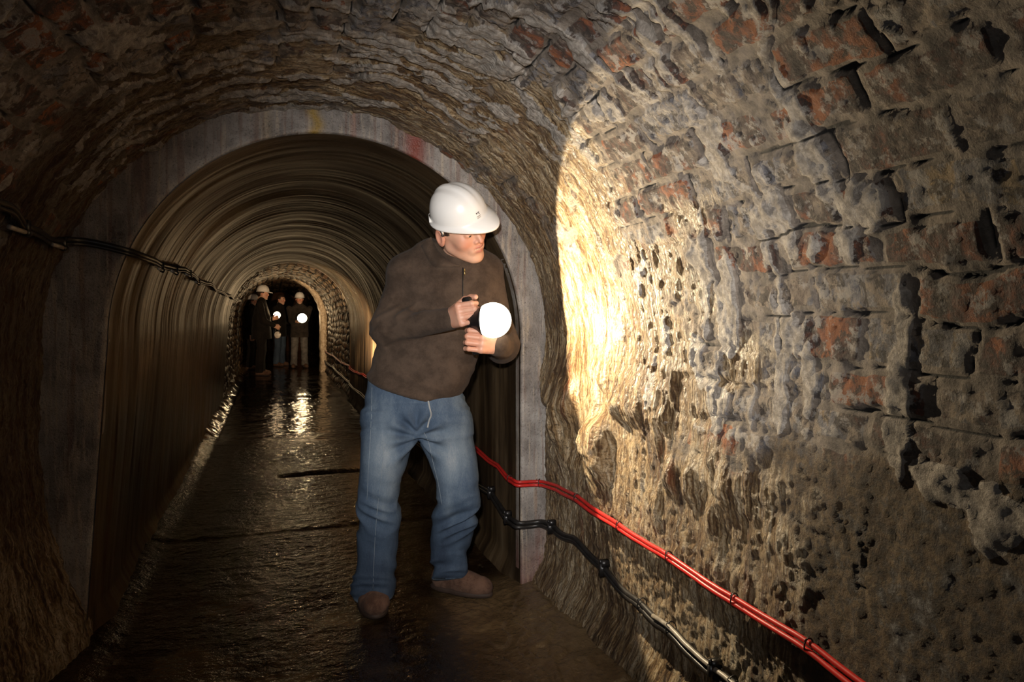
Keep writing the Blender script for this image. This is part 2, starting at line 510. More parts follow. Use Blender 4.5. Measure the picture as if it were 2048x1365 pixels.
def bricks(S, Y, ch, bl, seed, gap=0.008, wob=0.010):
    s2 = S + wob * (noise2(S * 6, Y * 6, seed) - 0.5) * 2 + 0.07 * (noise2(S * 1.1, Y * 1.2, seed + 1) - 0.5) + 0.4 * wob * (noise2(S * 23, Y * 23, seed + 7) - 0.5)
    y2 = Y + wob * (noise2(S * 7 + 30, Y * 5, seed + 2) - 0.5) * 2
    row = np.floor(s2 / ch); fs = s2 / ch - row
    hdr = rnd(row, 3, seed) < 0.3                               # a course of headers now and then
    bw = np.where(hdr, bl * 0.5, bl)
    yy = y2 / bw + 0.5 * (row % 2) + 0.3 * rnd(row, 5, seed)
    colm = np.floor(yy); fy = yy - colm
    e1 = np.minimum(fs, 1 - fs) * ch; e2 = np.minimum(fy, 1 - fy) * bw
    d = np.minimum(e1, e2)
    return row, colm, d, e1, e2


def vault_height(S, Y, X, Z):
    row, colm, d, e1, e2 = bricks(S, Y, 0.094, 0.24, 11, wob=0.015)
    rb = rnd(row, colm, 21); rh = rnd(row, colm, 22)
    nf = fbm(S * 30, Y * 30, 3, 31); nm = fbm(S * 7, Y * 7, 4, 32); nl = fbm(S * 1.6, Y * 1.6, 3, 33)
    right = sstep(2.6, 3.4, S)
    # flowstone spreads from the concrete ring and lower down the wall
    edge = 1.55 + 0.35 * (1 - right) + 0.30 * sstep(1.30, 1.65, Z) * right + 0.5 * (nl - 0.5) + 0.45 * (nm - 0.5)
    flow = sstep(edge - 0.22, edge + 0.30, Y)
    low = sstep(1.00, 0.62, Z + 0.25 * (nm - 0.5)) * right
    flow = np.maximum(flow, low * sstep(0.95, 1.75, Y + 0.6 * (nl - 0.5) + 0.5 * (nm - 0.5)))
    flow = flow * (1 - 0.65 * sstep(0.55, 0.66, nm) * sstep(1.0, 1.4, Z))
    rend = sstep(0.98, 0.78, Z + 0.16 * (nl - 0.5) + 0.1 * (nm - 0.5)) * (1 - flow)
    brickish = (1 - flow * 0.9) * (1 - rend)
    gap = 0.011 + 0.028 * (nm - 0.5)
    mort = sstep(gap + 0.006, gap - 0.002, d + 0.012 * (nf - 0.5))
    h = brickish * (-0.007 * mort + 0.013 * (rh - 0.5) * (1 - mort))
    h = h + 0.020 * (nm - 0.5) + 0.035 * (nl - 0.5) + 0.012 * (nf - 0.5) * (1 - 0.5 * flow) + 0.006 * (fbm(S * 75, Y * 75, 2, 36) - 0.5)
    h = h * (1 - 0.40 * right * sstep(1.5, 0.9, Y))
    # open joints and cracks; their near-black colour also paints shade round the bricks
    cr = sstep(0.0045, 0.0010, e1 + 0.010 * (fbm(S * 40, Y * 16, 2, 41) - 0.5)) * sstep(0.46, 0.58, noise2(S * 5, Y * 4.0, 42)) * brickish
    cr = np.maximum(cr, 0.9 * sstep(0.0040, 0.0010, e2 + 0.010 * (fbm(S * 16, Y * 40, 2, 45) - 0.5)) * sstep(0.56, 0.64, noise2(S * 6, Y * 7, 46)) * brickish)
    ck = np.abs(fbm(S * 2.3 + 0.8 * nm, Y * 2.3, 3, 43) - 0.5)
    cr = np.maximum(cr, sstep(0.0042, 0.0012, ck) * rend * sstep(0.45, 0.55, noise2(S * 3, Y * 3, 44)))
    h = h - 0.010 * cr
    # plaster smears drawn out along the girth
    sc = fbm(S * 5.5 + 2 * noise2(S * 3, Y * 5, 50), Y * 13, 3, 51)
    smear = sstep(0.635, 0.68, sc + 0.10 * (nf - 0.5)) * (0.25 + 0.75 * sstep(0.35, 0.6, noise2(S * 1.7, Y * 1.5, 52)))
    smear = smear * (1 - sstep(1.9, 2.5, Y) * 0.6) * sstep(0.72, 0.98, Z)
    ceil_s = sstep(1.62, 1.78, Z)
    ledge = fbm(S * 4.5, Y * 24 + 3 * noise2(S * 9, Y * 3, 53), 3, 54)
    smear = np.maximum(smear, sstep(0.575, 0.62, ledge) * sstep(1.45, 1.68, Z) * (1 - 0.5 * right) * sstep(0.35, 0.5, noise2(S * 2.4, Y * 3, 55)))
    # the long pale patches on the right wall
    def patch(y0, z0, dy, dz, k=70):
        wob = 0.60 * (fbm(S * 22, Y * 22, 4, k) - 0.5) * 2
        return sstep(1.12, 0.82, np.sqrt(((Y - y0) / dy) ** 2 + ((Z - z0) / dz) ** 2) + wob) * right
    for k, a in enumerate([(0.97, 1.14, 0.020, 0.10), (0.985, 0.99, 0.028, 0.13), (0.90, 0.87, 0.07, 0.035), (0.79, 0.83, 0.055, 0.06),
                           (1.30, 0.955, 0.025, 0.06), (1.40, 0.96, 0.012, 0.06), (1.22, 1.02, 0.020, 0.10), (1.53, 0.925, 0.045, 0.055),
                           (1.78, 1.10, 0.030, 0.06), (1.60, 1.00, 0.02, 0.05), (1.50, 1.15, 0.025, 0.05), (1.02, 1.38, 0.05, 0.05), (1.33, 1.60, 0.05, 0.05)]):
        smear = np.maximum(smear, patch(*a, k=70 + k))
    h = h + (0.006 + 0.008 * ceil_s) * smear * (0.7 + 0.6 * nf)
    # ribs and curtains of flowstone
    w1 = Y + 0.030 * (noise2(S * 1.6, Y * 3, 60) - 0.5) + 0.004 * (noise2(S * 12, Y * 9, 61) - 0.5)
    rib = 1 - np.abs(2 * noise2(w1 * 62, S * 5.5, 62) - 1)
    rib2 = 1 - np.abs(2 * noise2(w1 * 24, S * 2.6, 63) - 1)
    blob = 1 - np.abs(2 * fbm(S * 26, Y * 34, 2, 64) - 1)
    lowb = sstep(0.85, 0.5, Z)
    h = h + flow * (0.009 * (rib - 0.5) * (1 - 0.6 * lowb) + 0.010 * (rib2 - 0.5) * (1 - 0.5 * lowb) + 0.011 * (blob - 0.5) * (0.5 + 0.5 * lowb))
    lump = sstep(0.42, 0.7, fbm(S * 3.2, Y * 5.5, 3, 65)) * flow * right * np.exp(-((Z - 0.72) / 0.22) ** 2) * sstep(1.3, 1.7, Y)
    h = h + 0.075 * lump
    # flowstone foot against the ring on the left, fillets at both feet
    lft = 1 - sstep(1.0, 2.0, S)
    h = h + lft * sstep(2.1, 2.7, Y) * (0.16 * sstep(0.62, 0.0, Z) ** 1.1)
    h = h + right * (0.06 * sstep(0.16, 0.0, Z))
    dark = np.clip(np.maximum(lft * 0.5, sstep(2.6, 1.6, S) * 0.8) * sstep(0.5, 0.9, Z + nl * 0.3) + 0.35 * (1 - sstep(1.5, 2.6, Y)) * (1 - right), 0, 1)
    h = h + 0.0 * Y
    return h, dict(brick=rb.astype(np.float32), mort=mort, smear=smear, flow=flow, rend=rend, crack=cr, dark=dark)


ys = np.concatenate([np.arange(-2.5, 0.25, 0.04), np.arange(0.25, 1.25, 0.0065), np.arange(1.25, 2.80, 0.0045)])
ys[-1] = 2.80
shell(['wall_left', 'ceiling', 'wall_right'], PV, np.linspace(0, PV.L, 760), ys, vault_height, M_vault, [PV.zl + 0.25, PV.zr - 0.25])


def lining_height(S, Y, X, Z):
    w_ = Y + 0.10 * (noise2(S * 1.5, Y * 1.3, 80) - 0.5)
    h = 0.016 * (fbm(S * 0.9, w_ * 3.5, 3, 81) - 0.5) + 0.003 * (noise2(S * 1.6, w_ * 28, 82) - 0.5) + 0.03 * (fbm(S, Y * 0.8, 2, 83) - 0.5)
    h = h + 0.04 * sstep(0.10, 0.0, Z) * (0.7 + 0.6 * fbm(S * 3, Y * 5, 3, 84))
    h = h * sstep(2.74, 2.95, Y) + 0.0
    return h, {}


yl = 2.75 + 6.85 * np.linspace(0, 1, 620) ** 1.25
shell(['wall_left', 'ceiling', 'wall_right'], PI_, np.linspace(0, PI_.L, 200), yl, lining_height, M_lining, [PI_.zl + 0.25, PI_.zr - 0.25])


def far_height(S, Y, X, Z):
    row, colm, d, e1, e2 = bricks(S, Y, 0.105, 0.20, 15, wob=0.02)
    mort = sstep(0.022, 0.008, d)
    h = -0.016 * mort + 0.018 * (rnd(row, colm, 91) - 0.5) + 0.05 * (fbm(S * 4, Y * 4, 3, 92) - 0.5)
    h = h + 0.05 * sstep(0.14, 0.0, Z)
    return h, dict(brick=rnd(row, colm, 93), mort=mort)


shell(['wall_left', 'ceiling', 'wall_right'], PB, np.linspace(0, PB.L, 230), np.linspace(9.5, 14.75, 300), far_height, M_far, [PB.zl + 0.25, PB.zr - 0.25])
shell(['wall_left', 'ceiling', 'wall_right'], PB, np.linspace(0, PB.L, 120), np.linspace(14.9, 24.0, 140), far_height, M_far, [PB.zl + 0.25, PB.zr - 0.25])


def ring(name, p0, p1, y0, depth, n=420, m=26, rough=0.006, out1=0.16):
    """concrete ring: reveal inside, rounded arris, face between the two profiles"""
    t = np.linspace(0, 1, n)
    x0, z0, nx, nz = p0.at(t * p0.L); x1, z1, nx1, nz1 = p1.at(t * p1.L)
    x1 = x1 - nx1 * out1; z1 = z1 - nz1 * out1
    rows = [(x0, np.full(n, y0 + depth), z0)]
    rows.append((x0, np.full(n, y0 + 0.02), z0)); rows.append((x0 - nx * 0.004, np.full(n, y0 + 0.006), z0 - nz * 0.004))
    for k in np.linspace(0.03, 1, m):
        rows.append((x0 + (x1 - x0) * k, np.full(n, y0), z0 + (z1 - z0) * k))
    V = np.array(rows).transpose(0, 2, 1)
    nz_ = fbm(V[..., 0] * 9, V[..., 2] * 9, 4, 100) - 0.5
    V[2:, :, 1] += rough * 2 * nz_[2:]
    V[..., 2] = np.maximum(V[..., 2], -0.05)
    o = mesh_obj(name, V.reshape(-1, 3), grid_quads(len(rows), n)[:, ::-1], M_ring)
    X = V[..., 0]; Z = V[..., 2]
    yel = np.exp(-((X - 0.155 - 0.01 * np.sin(Z * 60)) / 0.022) ** 2) * 1.0 * (Z > 1.5) + 0.5 * np.exp(-((X + 0.02) / 0.02) ** 2) * (Z > 1.5) * 0.4
    red = np.exp(-((X - 0.545) / 0.045) ** 2) * (Z > 1.3) * 0.9 + sstep(0.85, 1.0, X) * sstep(0.30, 0.0, Z + 0.25 * (nz_ )) * 0.45
    red = red + 0.5 * np.exp(-((X - 0.30) / 0.01) ** 2) * (Z > 1.6)
    for an, av in (('yellow', yel), ('red', np.clip(red, 0, 1))):
        at = o.data.attributes.new(an, 'FLOAT', 'POINT'); at.data.foreach_set('value', av.ravel().astype(np.float32))
    return tag(o, kind='structure')


ring('trim_1', PI_, PV, 2.745, 0.06)
ring('trim_2', PI_, PB, 9.60, -0.01, n=200, m=6, out1=0.1)


def far_ring():
    """raised collar of pale cement round the far opening"""
    n = 220; t = np.linspace(0, 1, n)
    x0, z0, nx, nz = PF.at(t * PF.L); rows = []
    for off, y in ((0.0, 15.0), (0.0, 14.64), (0.012, 14.60), (0.06, 14.585), (0.105, 14.60), (0.115, 14.64), (0.35, 14.66)):
        rows.append((x0 - nx * off, np.full(n, y), z0 - nz * off))
    V = np.array(rows).transpose(0, 2, 1)
    V += 0.02 * (np.stack([noise2(V[..., 0] * 12, V[..., 2] * 12, 110 + k) for k in range(3)], -1) - 0.5)
    s = NT('pale_cement'); p = s.coord('Position'); nn = s.noise(p, 22, 5)
    m = s.out(s.ramp(nn, [(0.35, (0.40, 0.30, 0.19)), (0.6, (0.70, 0.58, 0.42))]), 0.6, s.bump(nn, 0.02, 0.8))
    return tag(mesh_obj('trim_3', V.reshape(-1, 3), grid_quads(len(rows), n)[:, ::-1], m), kind='structure')


far_ring()


def make_floor():
    xs = np.linspace(-0.95, 1.3, 300)
    yf = np.concatenate([np.arange(-2.5, 1.0, 0.05), np.arange(1.0, 4.0, 0.008), np.arange(4.0, 9.6, 0.02), np.arange(9.6, 24, 0.06)])
    X, Y = np.meshgrid(xs, yf, indexing='ij')
    h = 0.018 * (fbm(X * 2.2, Y * 2.2, 4, 120) - 0.5) + 0.006 * (fbm(X * 18, Y * 24, 3, 121) - 0.5)
    rr = sstep(0.45, 0.95, X) * sstep(3.0, 2.4, Y)
    wv = fbm(X * 3.0, Y * 3.0, 3, 122) * 9 + (X * 6 - Y * 3)
    terr = (wv - np.floor(wv)); h = h + rr * 0.010 * (np.where(terr < 0.15, 1 - terr / 0.15, terr) - 0.5)
    h = h - 0.030 * np.exp(-((Y - 5.25 - 0.03 * np.sin(X * 3)) / 0.045) ** 2) * sstep(0.0, 0.1, X) * sstep(0.95, 0.8, X)
    h = h - 0.008 * np.exp(-((Y - 3.9) / 0.03) ** 2)
    h = h + 0.03 * sstep(0.85, 1.15, X) + (0.03 + 0.10 * sstep(4.0, 8.0, Y) * fbm(X * 4, Y * 6, 3, 124)) * sstep(-0.48, -0.62, X)
    o = mesh_obj('floor', np.stack([X, Y, h], -1).reshape(-1, 3), grid_quads(len(xs), len(yf))[:, ::-1], M_floor)
    och = np.clip(rr * 0.8 + 0.4 * sstep(0.5, 0.7, fbm(X * 4, Y * 4, 3, 123)) * sstep(3.4, 2.6, Y) + 0.9 * sstep(-0.50, -0.60, X + 0.10 * (fbm(X * 5, Y * 5, 3, 125) - 0.5)) * sstep(4.0, 6.0, Y), 0, 1)
    at = o.data.attributes.new('ochre', 'FLOAT', 'POINT'); at.data.foreach_set('value', och.ravel().astype(np.float32))
    pool = sstep(5.0, 9.0, Y) * 0.75 + 0.0 * X
    at = o.data.attributes.new('pool', 'FLOAT', 'POINT'); at.data.foreach_set('value', pool.ravel().astype(np.float32))
    tag(o, kind='structure')


make_floor()
# end wall that closes the dark chamber behind the visitors
mesh_obj('wall_back', *box_geo((0.2, 24.0, 1.0), (3, 0.1, 3)), M_far, smooth=False)['kind'] = 'structure'

# ------------------------------------------------------------------ materials of clothing and things
def cloth(name, c0, c1, scale=8, rough=0.9, weave=900, wd=0.0008, bumpn=60):
    s = NT(name, rough, 0.2); p = s.coord('Object'); n = s.noise(p, scale, 8, 0.7); f = s.noise(p, weave, 2, 0.7)
    c = s.mix(s.step(s.math('MULTIPLY_ADD', f, 0.5, n), 0.62, 0.86), c0, c1)
    return s.out(c, None, s.bump(s.math('ADD', f, s.noise(p, bumpn, 4)), wd, 0.8), **{'Sheen Weight': 0.04})


def skin_mat():
    s = NT('skin', 0.45, 0.4); p = s.coord('Object'); n = s.noise(p, 14, 4); f = s.noise(p, 300, 3)
    c = s.mix(s.step(n, 0.35, 0.65), (0.62, 0.335, 0.225), (0.66, 0.40, 0.285))
    c = s.mix(s.attr('blush'), c, (0.60, 0.20, 0.13))
    c = s.mix(s.attr('lip'), c, (0.40, 0.095, 0.075))
    c = s.mix(s.attr('brow'), c, (0.07, 0.035, 0.018))
    return s.out(c, None, s.bump(f, 0.0006, 0.4), **{'Subsurface Weight': 0.12, 'Subsurface Radius': (0.012, 0.005, 0.003), 'Subsurface Scale': 1.0})


def denim_mat(name='faded_denim', fade=True):
    s = NT(name, 0.85, 0.25); p = s.coord('Object'); n = s.noise(s.coord('Object', (9, 9, 3)), 1.6, 6, 0.6)
    f = s.noise(s.coord('Object', (1, 1, 0.12)), 700, 3, 0.7); cr = s.noise(s.coord('Object', (1, 1, 2.2)), 16, 5, 0.65)
    a = s.math('ADD', s.attr('fade'), s.math('MULTIPLY_ADD', n, 0.8, -0.40))
    a = s.math('ADD', a, s.math('MULTIPLY_ADD', f, 0.5, -0.25))
    c = s.ramp(a, [(0.0, (0.022, 0.034, 0.060)), (0.35, (0.060, 0.092, 0.142)), (0.65, (0.150, 0.195, 0.245)), (1.0, (0.32, 0.355, 0.38))])
    c = s.mix(s.attr('stitch'), c, (0.42, 0.40, 0.36))
    return s.out(c, None, s.bump(s.math('ADD', s.math('MULTIPLY', f, 0.35), cr), 0.0035, 0.7))


def plain(name, c, rough=0.5, spec=0.5, metal=0.0, nscale=30, var=0.25, bd=0.0005):
    s = NT(name, rough, spec); n = s.noise(s.coord('Object'), nscale, 5)
    c2 = tuple(x * (1 - var) for x in c)
    return s.out(s.mix(s.step(n, 0.35, 0.65), c2, c), None, s.bump(n, bd, 0.5), Metallic=metal)


def glow(name, c, strength):
    s = NT(name, 0.3); e = s.n.new('ShaderNodeEmission'); e.inputs[0].default_value = (*c, 1); e.inputs[1].default_value = strength
    s.link(e.outputs[0], s.n['Material Output'].inputs['Surface']); return s.m


M_skin = skin_mat()
M_jacket = cloth('brown_fleece', (0.040, 0.027, 0.019), (0.082, 0.056, 0.040))
M_dark = cloth('black_wool', (0.006, 0.005, 0.004), (0.014, 0.011, 0.009))
M_navy = cloth('dark_jacket', (0.020, 0.017, 0.015), (0.045, 0.036, 0.03))
M_denim = denim_mat()
M_grey = cloth('grey_trousers', (0.10, 0.095, 0.09), (0.19, 0.18, 0.17))
M_suede = cloth('brown_suede', (0.070, 0.036, 0.024), (0.155, 0.088, 0.060), scale=14, wd=0.0015, bumpn=120)
M_sole = plain('dark_sole', (0.045, 0.026, 0.018), 0.7)
M_hat = plain('white_helmet_plastic', (0.88, 0.86, 0.83), 0.28, 0.5, nscale=5, var=0.03, bd=0.0002)
M_hair = plain('brown_hair', (0.040, 0.019, 0.010), 0.6, nscale=200, var=0.5, bd=0.002)
M_teeth = plain('teeth_enamel', (0.75, 0.70, 0.60), 0.3, var=0.05)
M_eye = plain('eye_white', (0.42, 0.36, 0.32), 0.15, var=0.02)
M_iris = plain('dark_iris', (0.05, 0.035, 0.02), 0.15)
M_black = plain('black_plastic', (0.012, 0.011, 0.011), 0.35)
M_brass = plain('brass_zip', (0.55, 0.42, 0.18), 0.3, metal=0.9)
M_pale = plain('pale_thread', (0.50, 0.46, 0.38), 0.8)
M_ink = plain('printed_ink', (0.03, 0.02, 0.025), 0.5)
M_ink2 = plain('faint_printed_ink', (0.40, 0.34, 0.28), 0.5)
M_lens = glow('lamp_lens_light', (1.0, 0.92, 0.72), 5.0)
M_lens_far = glow('far_lamp_lens_light', (1.0, 0.82, 0.5), 10.0)


def set_attr(o, name, val):
    a = o.data.attributes.new(name, 'FLOAT', 'POINT'); a.data.foreach_set('value', np.ascontiguousarray(val, dtype=np.float32).ravel())


def rot_to(F_, U_):
    """matrix whose columns are head-left... local x (right hand side when y is forward), y forward, z up"""
    f = np.array(F_, float); f /= np.linalg.norm(f); u = np.array(U_, float)
    r = np.cross(f, u); r /= np.linalg.norm(r); u = np.cross(r, f)
    return np.stack([r, f, u], 1)


# ------------------------------------------------------------------ head
def head_sdf(P):
    X = np.abs(P[:, 0]); Q = np.stack([X, P[:, 1], P[:, 2]], 1)
    d = s_ell(Q, (0, -0.012, 0.032), (0.076, 0.096, 0.088))
    d = smin(d, s_ell(Q, (0, 0.030, -0.030), (0.063, 0.062, 0.080)), 0.03)
    d = smin(d, s_cone(Q, (0.050, -0.002, -0.055), (0.018, 0.062, -0.102), 0.020, 0.016), 0.030)
    d = smin(d, s_ball(Q, (0, 0.072, -0.104), 0.017), 0.020)
    d = smin(d, s_ball(Q, (0.040, 0.056, -0.026), 0.024), 0.022)
    d = smin(d, s_cone(Q, (0.036, 0.078, 0.022), (0.008, 0.088, 0.018), 0.009, 0.009), 0.014)
    d = smax(d, -s_ball(Q, (0.031, 0.103, 0.001), 0.016), 0.012)
    d = smin(d, s_ell(Q, (0.031, 0.080, 0.000), (0.0150, 0.0125, 0.0105)), 0.004)          # closed-in lids
    d = smin(d, s_cone(Q, (0, 0.088, 0.008), (0, 0.106, -0.029), 0.0078, 0.0105), 0.012)
    d = smin(d, s_ball(Q, (0.0125, 0.094, -0.033), 0.0075), 0.007)
    d = smax(d, -s_ball(Q, (0.0065, 0.101, -0.041), 0.0032), 0.002)
    d = smin(d, s_ell(Q, (0, 0.076, -0.062), (0.034, 0.018, 0.022)), 0.014)                 # muzzle
    d = smin(d, s_cone(Q, (0.025, 0.082, -0.0555), (0.004, 0.0955, -0.0545), 0.0035, 0.0048), 0.005)
    d = smin(d, s_cone(Q, (0.021, 0.081, -0.0700), (0.0, 0.0935, -0.0725), 0.0035, 0.0058), 0.005)
    d = smax(d, -s_cone(Q, (0.023, 0.088, -0.0605), (0.0, 0.099, -0.0635), 0.0016, 0.0042), 0.002)
    # ears
    ear = s_ell(Q, (0.082, -0.012, -0.006), (0.010, 0.021, 0.035))
    ear = smax(ear, -s_ell(Q, (0.093, -0.009, -0.002), (0.010, 0.012, 0.023)), 0.004)
    ear = smin(ear, s_cone(Q, (0.078, 0.004, -0.012), (0.079, 0.004, 0.004), 0.005, 0.005), 0.004)
    d = smin(d, ear, 0.005)
    # neck
    d = smin(d, s_cone(Q, (0, -0.020, -0.040), (0, -0.052, -0.175), 0.053, 0.060), 0.018)
    return d


def head_masks(L):
    lip = np.exp(-((L[:, 2] + 0.0550) / 0.0042) ** 2 - (L[:, 0] / 0.024) ** 4) + np.exp(-((L[:, 2] + 0.0715) / 0.0052) ** 2 - (L[:, 0] / 0.022) ** 4)
    lip = np.clip(lip * (L[:, 1] > 0.074), 0, 1) * 0.8
    blush = 0.75 * np.exp(-((np.abs(L[:, 0]) - 0.043) / 0.024) ** 2 - ((L[:, 2] + 0.034) / 0.026) ** 2) * (L[:, 1] > 0)
    blush += 0.6 * np.exp(-(L[:, 0] / 0.014) ** 2 - ((L[:, 2] + 0.032) / 0.016) ** 2) * (L[:, 1] > 0.09) + 0.6 * (np.abs(L[:, 0]) > 0.077) * (L[:, 2] > -0.05)
    brow = np.exp(-((L[:, 2] - 0.0225 - 0.004 * np.cos(L[:, 0] * 45)) / 0.0042) ** 2) * sstep(0.008, 0.014, np.abs(L[:, 0])) * sstep(0.050, 0.044, np.abs(L[:, 0])) * (L[:, 1] > 0.05)
    return lip, np.clip(blush, 0, 1), np.clip(brow, 0, 1)


_head_cache = {}
def head_geo(res):
    if res not in _head_cache:
        v, q = surface_nets(head_sdf, (-0.11, -0.14, -0.205), (0.11, 0.14, 0.14), res)
        _head_cache[res] = (relax(v, q, 1, 0.4), q)
    return _head_cache[res]


# ------------------------------------------------------------------ hand closed round a cylinder, local: cylinder axis z, radius R
def hand_sdf(R, side):
    """side +1: fingers run anticlockwise seen from +z; thumb on top (+z)"""
    segs = []
    for i in range(4):
        z = (1.5 - i) * 0.0205; rr = [0.0098, 0.0102, 0.0097, 0.0084][i]
        sc = [0.95, 1.04, 0.98, 0.82][i]; ang = 0.0; rad = R + rr * 0.9
        pts = []
        for k, L in enumerate((0.0, 0.044, 0.027, 0.021)):
            ang += 2 * math.asin(min(0.95, L * sc / 2 / (rad + 0.004))) if L else 0.0
            pr = rad + (0.010 if k == 0 else 0.007 if k == 1 else 0.002)
            pts.append((pr * math.cos(ang), side * pr * math.sin(ang), z - 0.0015 * k))
        segs.append((pts, rr))
    mc = np.array([s[0][0] for s in segs])
    wrist = np.array([mc[:, 0].mean() - 0.006, -side * 0.088, -0.006])

    def f(P):
        d = None
        for pts, rr in segs:
            f1 = None
            for k in range(3):
                c = s_cone(P, pts[k], pts[k + 1], rr * (1.08 - 0.07 * k), rr * (1.01 - 0.09 * k))
                f1 = c if f1 is None else smin(f1, c, 0.0025)
            f1 = np.minimum(f1, s_ball(P, pts[1], rr * 1.10))
            d = f1 if d is None else smin(d, f1, 0.0022)
        palm = None
        for i, (pts, rr) in enumerate(segs):
            m0 = np.array(pts[0]); wv = wrist + np.array([0, 0, (1.5 - i) * 0.011])
            c = s_cone(P, m0 + (0.001, 0, 0), wv, 0.0115, 0.0175)
            palm = c if palm is None else smin(palm, c, 0.016)
        d = smin(d, palm, 0.006)
        # thumb: leaves the side of the palm near its base and closes over the top the other way round
        tb = wrist + np.array([-0.006, side * 0.020, 0.026]); t1 = np.array([R * 0.4 - 0.022, -side * (R + 0.020), 0.050])
        t2 = np.array([-R - 0.006, -side * 0.012, 0.053]); t3 = np.array([-R - 0.009, side * 0.014, 0.050])
        th = smin(s_cone(P, tb, t1, 0.017, 0.0125), s_cone(P, t1, t2, 0.012, 0.0112), 0.004)
        th = smin(th, s_cone(P, t2, t3, 0.0112, 0.009), 0.003)
        d = smin(d, th, 0.008)
        d = smin(d, s_cone(P, wrist, wrist + np.array([-0.001, -side * 0.006, -0.001]), 0.027, 0.028), 0.018)
        return d
    return f, wrist


def hand_geo(R, side, res):
    f, wr = hand_sdf(R, side)
    v, q = surface_nets(f, (-0.07, -0.17, -0.075), (0.085, 0.17, 0.085), res)
    return relax(v, q, 1, 0.4), q


# ------------------------------------------------------------------ hard hat, local frame of the head
def hard_hat(parent, M, org, scale, logo=True, seg=96, name='hard_hat'):
    ph = np.linspace(0, 2 * np.pi, seg, endpoint=False)              # 0 = +x, 90 deg = forward
    cx, cy = np.cos(ph), np.sin(ph)
    RX, RY = 0.108, 0.120
    front = np.clip(cy, 0, 1)
    rim_x = cx * (RX + 0.010); rim_y = cy * (RY + 0.010) + 0.058 * front ** 3.0
    z0 = 0.030
    drop = -0.010 * front ** 2 - 0.004 * np.clip(-cy, 0, 1)
    rows = []
    rows.append((rim_x * 0.985, rim_y * 0.985, z0 + drop - 0.006 - 0.006 * front ** 3))
    rows.append((rim_x, rim_y, z0 + drop - 0.002 - 0.006 * front ** 3))
    rows.append((rim_x * 0.992, rim_y * 0.992, z0 + drop + 0.003 - 0.005 * front ** 3))
    rows.append((cx * (RX + 0.001), cy * (RY + 0.001) + 0.004 * front, z0 + 0.008 + 0 * ph))
    for t in np.linspace(0.06, 1, 26):
        a = t * np.pi / 2; c = max(np.cos(a), 0) ** 0.80; s_ = np.sin(a) ** 1.02
        x = cx * RX * c; y = cy * RY * c - 0.004 * t
        ridge = 0.0055 * np.exp(-(x / 0.017) ** 4) * sstep(0.0, 0.35, t) + 0.0014 * np.exp(-((np.abs(x) - 0.045) / 0.010) ** 2) * sstep(0.1, 0.5, t)
        rows.append((x, y, z0 + 0.010 + 0.117 * s_ + ridge))
    inner = []
    for t in np.linspace(1, 0.0, 8):
        a = t * np.pi / 2; c = max(np.cos(a), 0) ** 0.8
        inner.append((cx * (RX - 0.004) * c, cy * (RY - 0.004) * c, z0 + 0.113 * np.sin(a) + 0 * ph))
    inner.append((rim_x * 0.95, rim_y * 0.95, z0 + drop - 0.003 - 0.006 * front ** 3))
    rows = inner + rows[:]                                             # inside top -> rim -> outside top
    V = np.array([[r[0], r[1], r[2] + 0 * ph] for r in rows]).transpose(0, 2, 1).reshape(-1, 3)
    Q = grid_quads(len(rows), seg, True)
    W = lambda v: (np.asarray(v) * scale) @ M.T + org
    o = mesh_obj(name, W(V), Q[:, ::-1], M_hat, parent)
    if not logo: return o
    # rear lip slot, temple strap lug
    v, q = join_parts([tube_geo([(-0.097, -0.068, 0.040), (-0.055, -0.112, 0.038), (0, -0.129, 0.037), (0.055, -0.112, 0.038), (0.097, -0.068, 0.040)], 0.0045, 8),
                       box_geo((0.113, 0.003, 0.022), (0.006, 0.010, 0.022)), box_geo((-0.113, 0.003, 0.022), (0.006, 0.010, 0.022))])
    # the printed badge on the near front quarter: two marks and two faint lines, following the dome
    def on_dome(a, zz, off):
        a = math.radians(84) + (a - 1.0) * 0.62; zz = 0.064 + (zz - 0.071) * 0.95; t = np.arcsin(np.clip((zz - z0 - 0.010) / 0.117, 0, 1)); c = np.cos(t) ** 0.80
        return np.array([np.cos(a) * (RX * c + off), np.sin(a) * (RY * c + off), zz])
    def stroke(pl, r):
        return tube_geo(smooth_path([on_dome(math.radians(a), zz, 0.0004) for a, zz in pl], 10), r * 0.75, 6)
    h_ = []
    for pl in ([(60, 0.083), (63, 0.079)], [(59, 0.080), (62, 0.0735)], [(54, 0.0775), (52.5, 0.081), (50, 0.081), (51, 0.077)], [(57, 0.083), (55.5, 0.0800)], [(60.5, 0.075), (61.5, 0.072)]):
        h_.append(stroke(pl, 0.0017))
    mesh_obj('emblem', W(join_parts(h_)[0]), join_parts(h_)[1], M_ink, o)
    h_ = []
    for zz, a0, a1, n in ((0.066, 49, 66, 6), (0.059, 49, 65, 6)):
        for k in range(n):
            a = a0 + (a1 - a0) * k / n; da = (a1 - a0) / n * 0.62
            h_.append(stroke([(a, zz - 0.0018), (a + da * 0.1, zz + 0.0018), (a + da * 0.6, zz + 0.0012), (a + da * 0.5, zz - 0.0018)], 0.00075))
    mesh_obj('lettering', W(join_parts(h_)[0]), join_parts(h_)[1], M_ink2, o)
    mesh_obj('rim_band', W(v), q, M_hat, o)
    return o


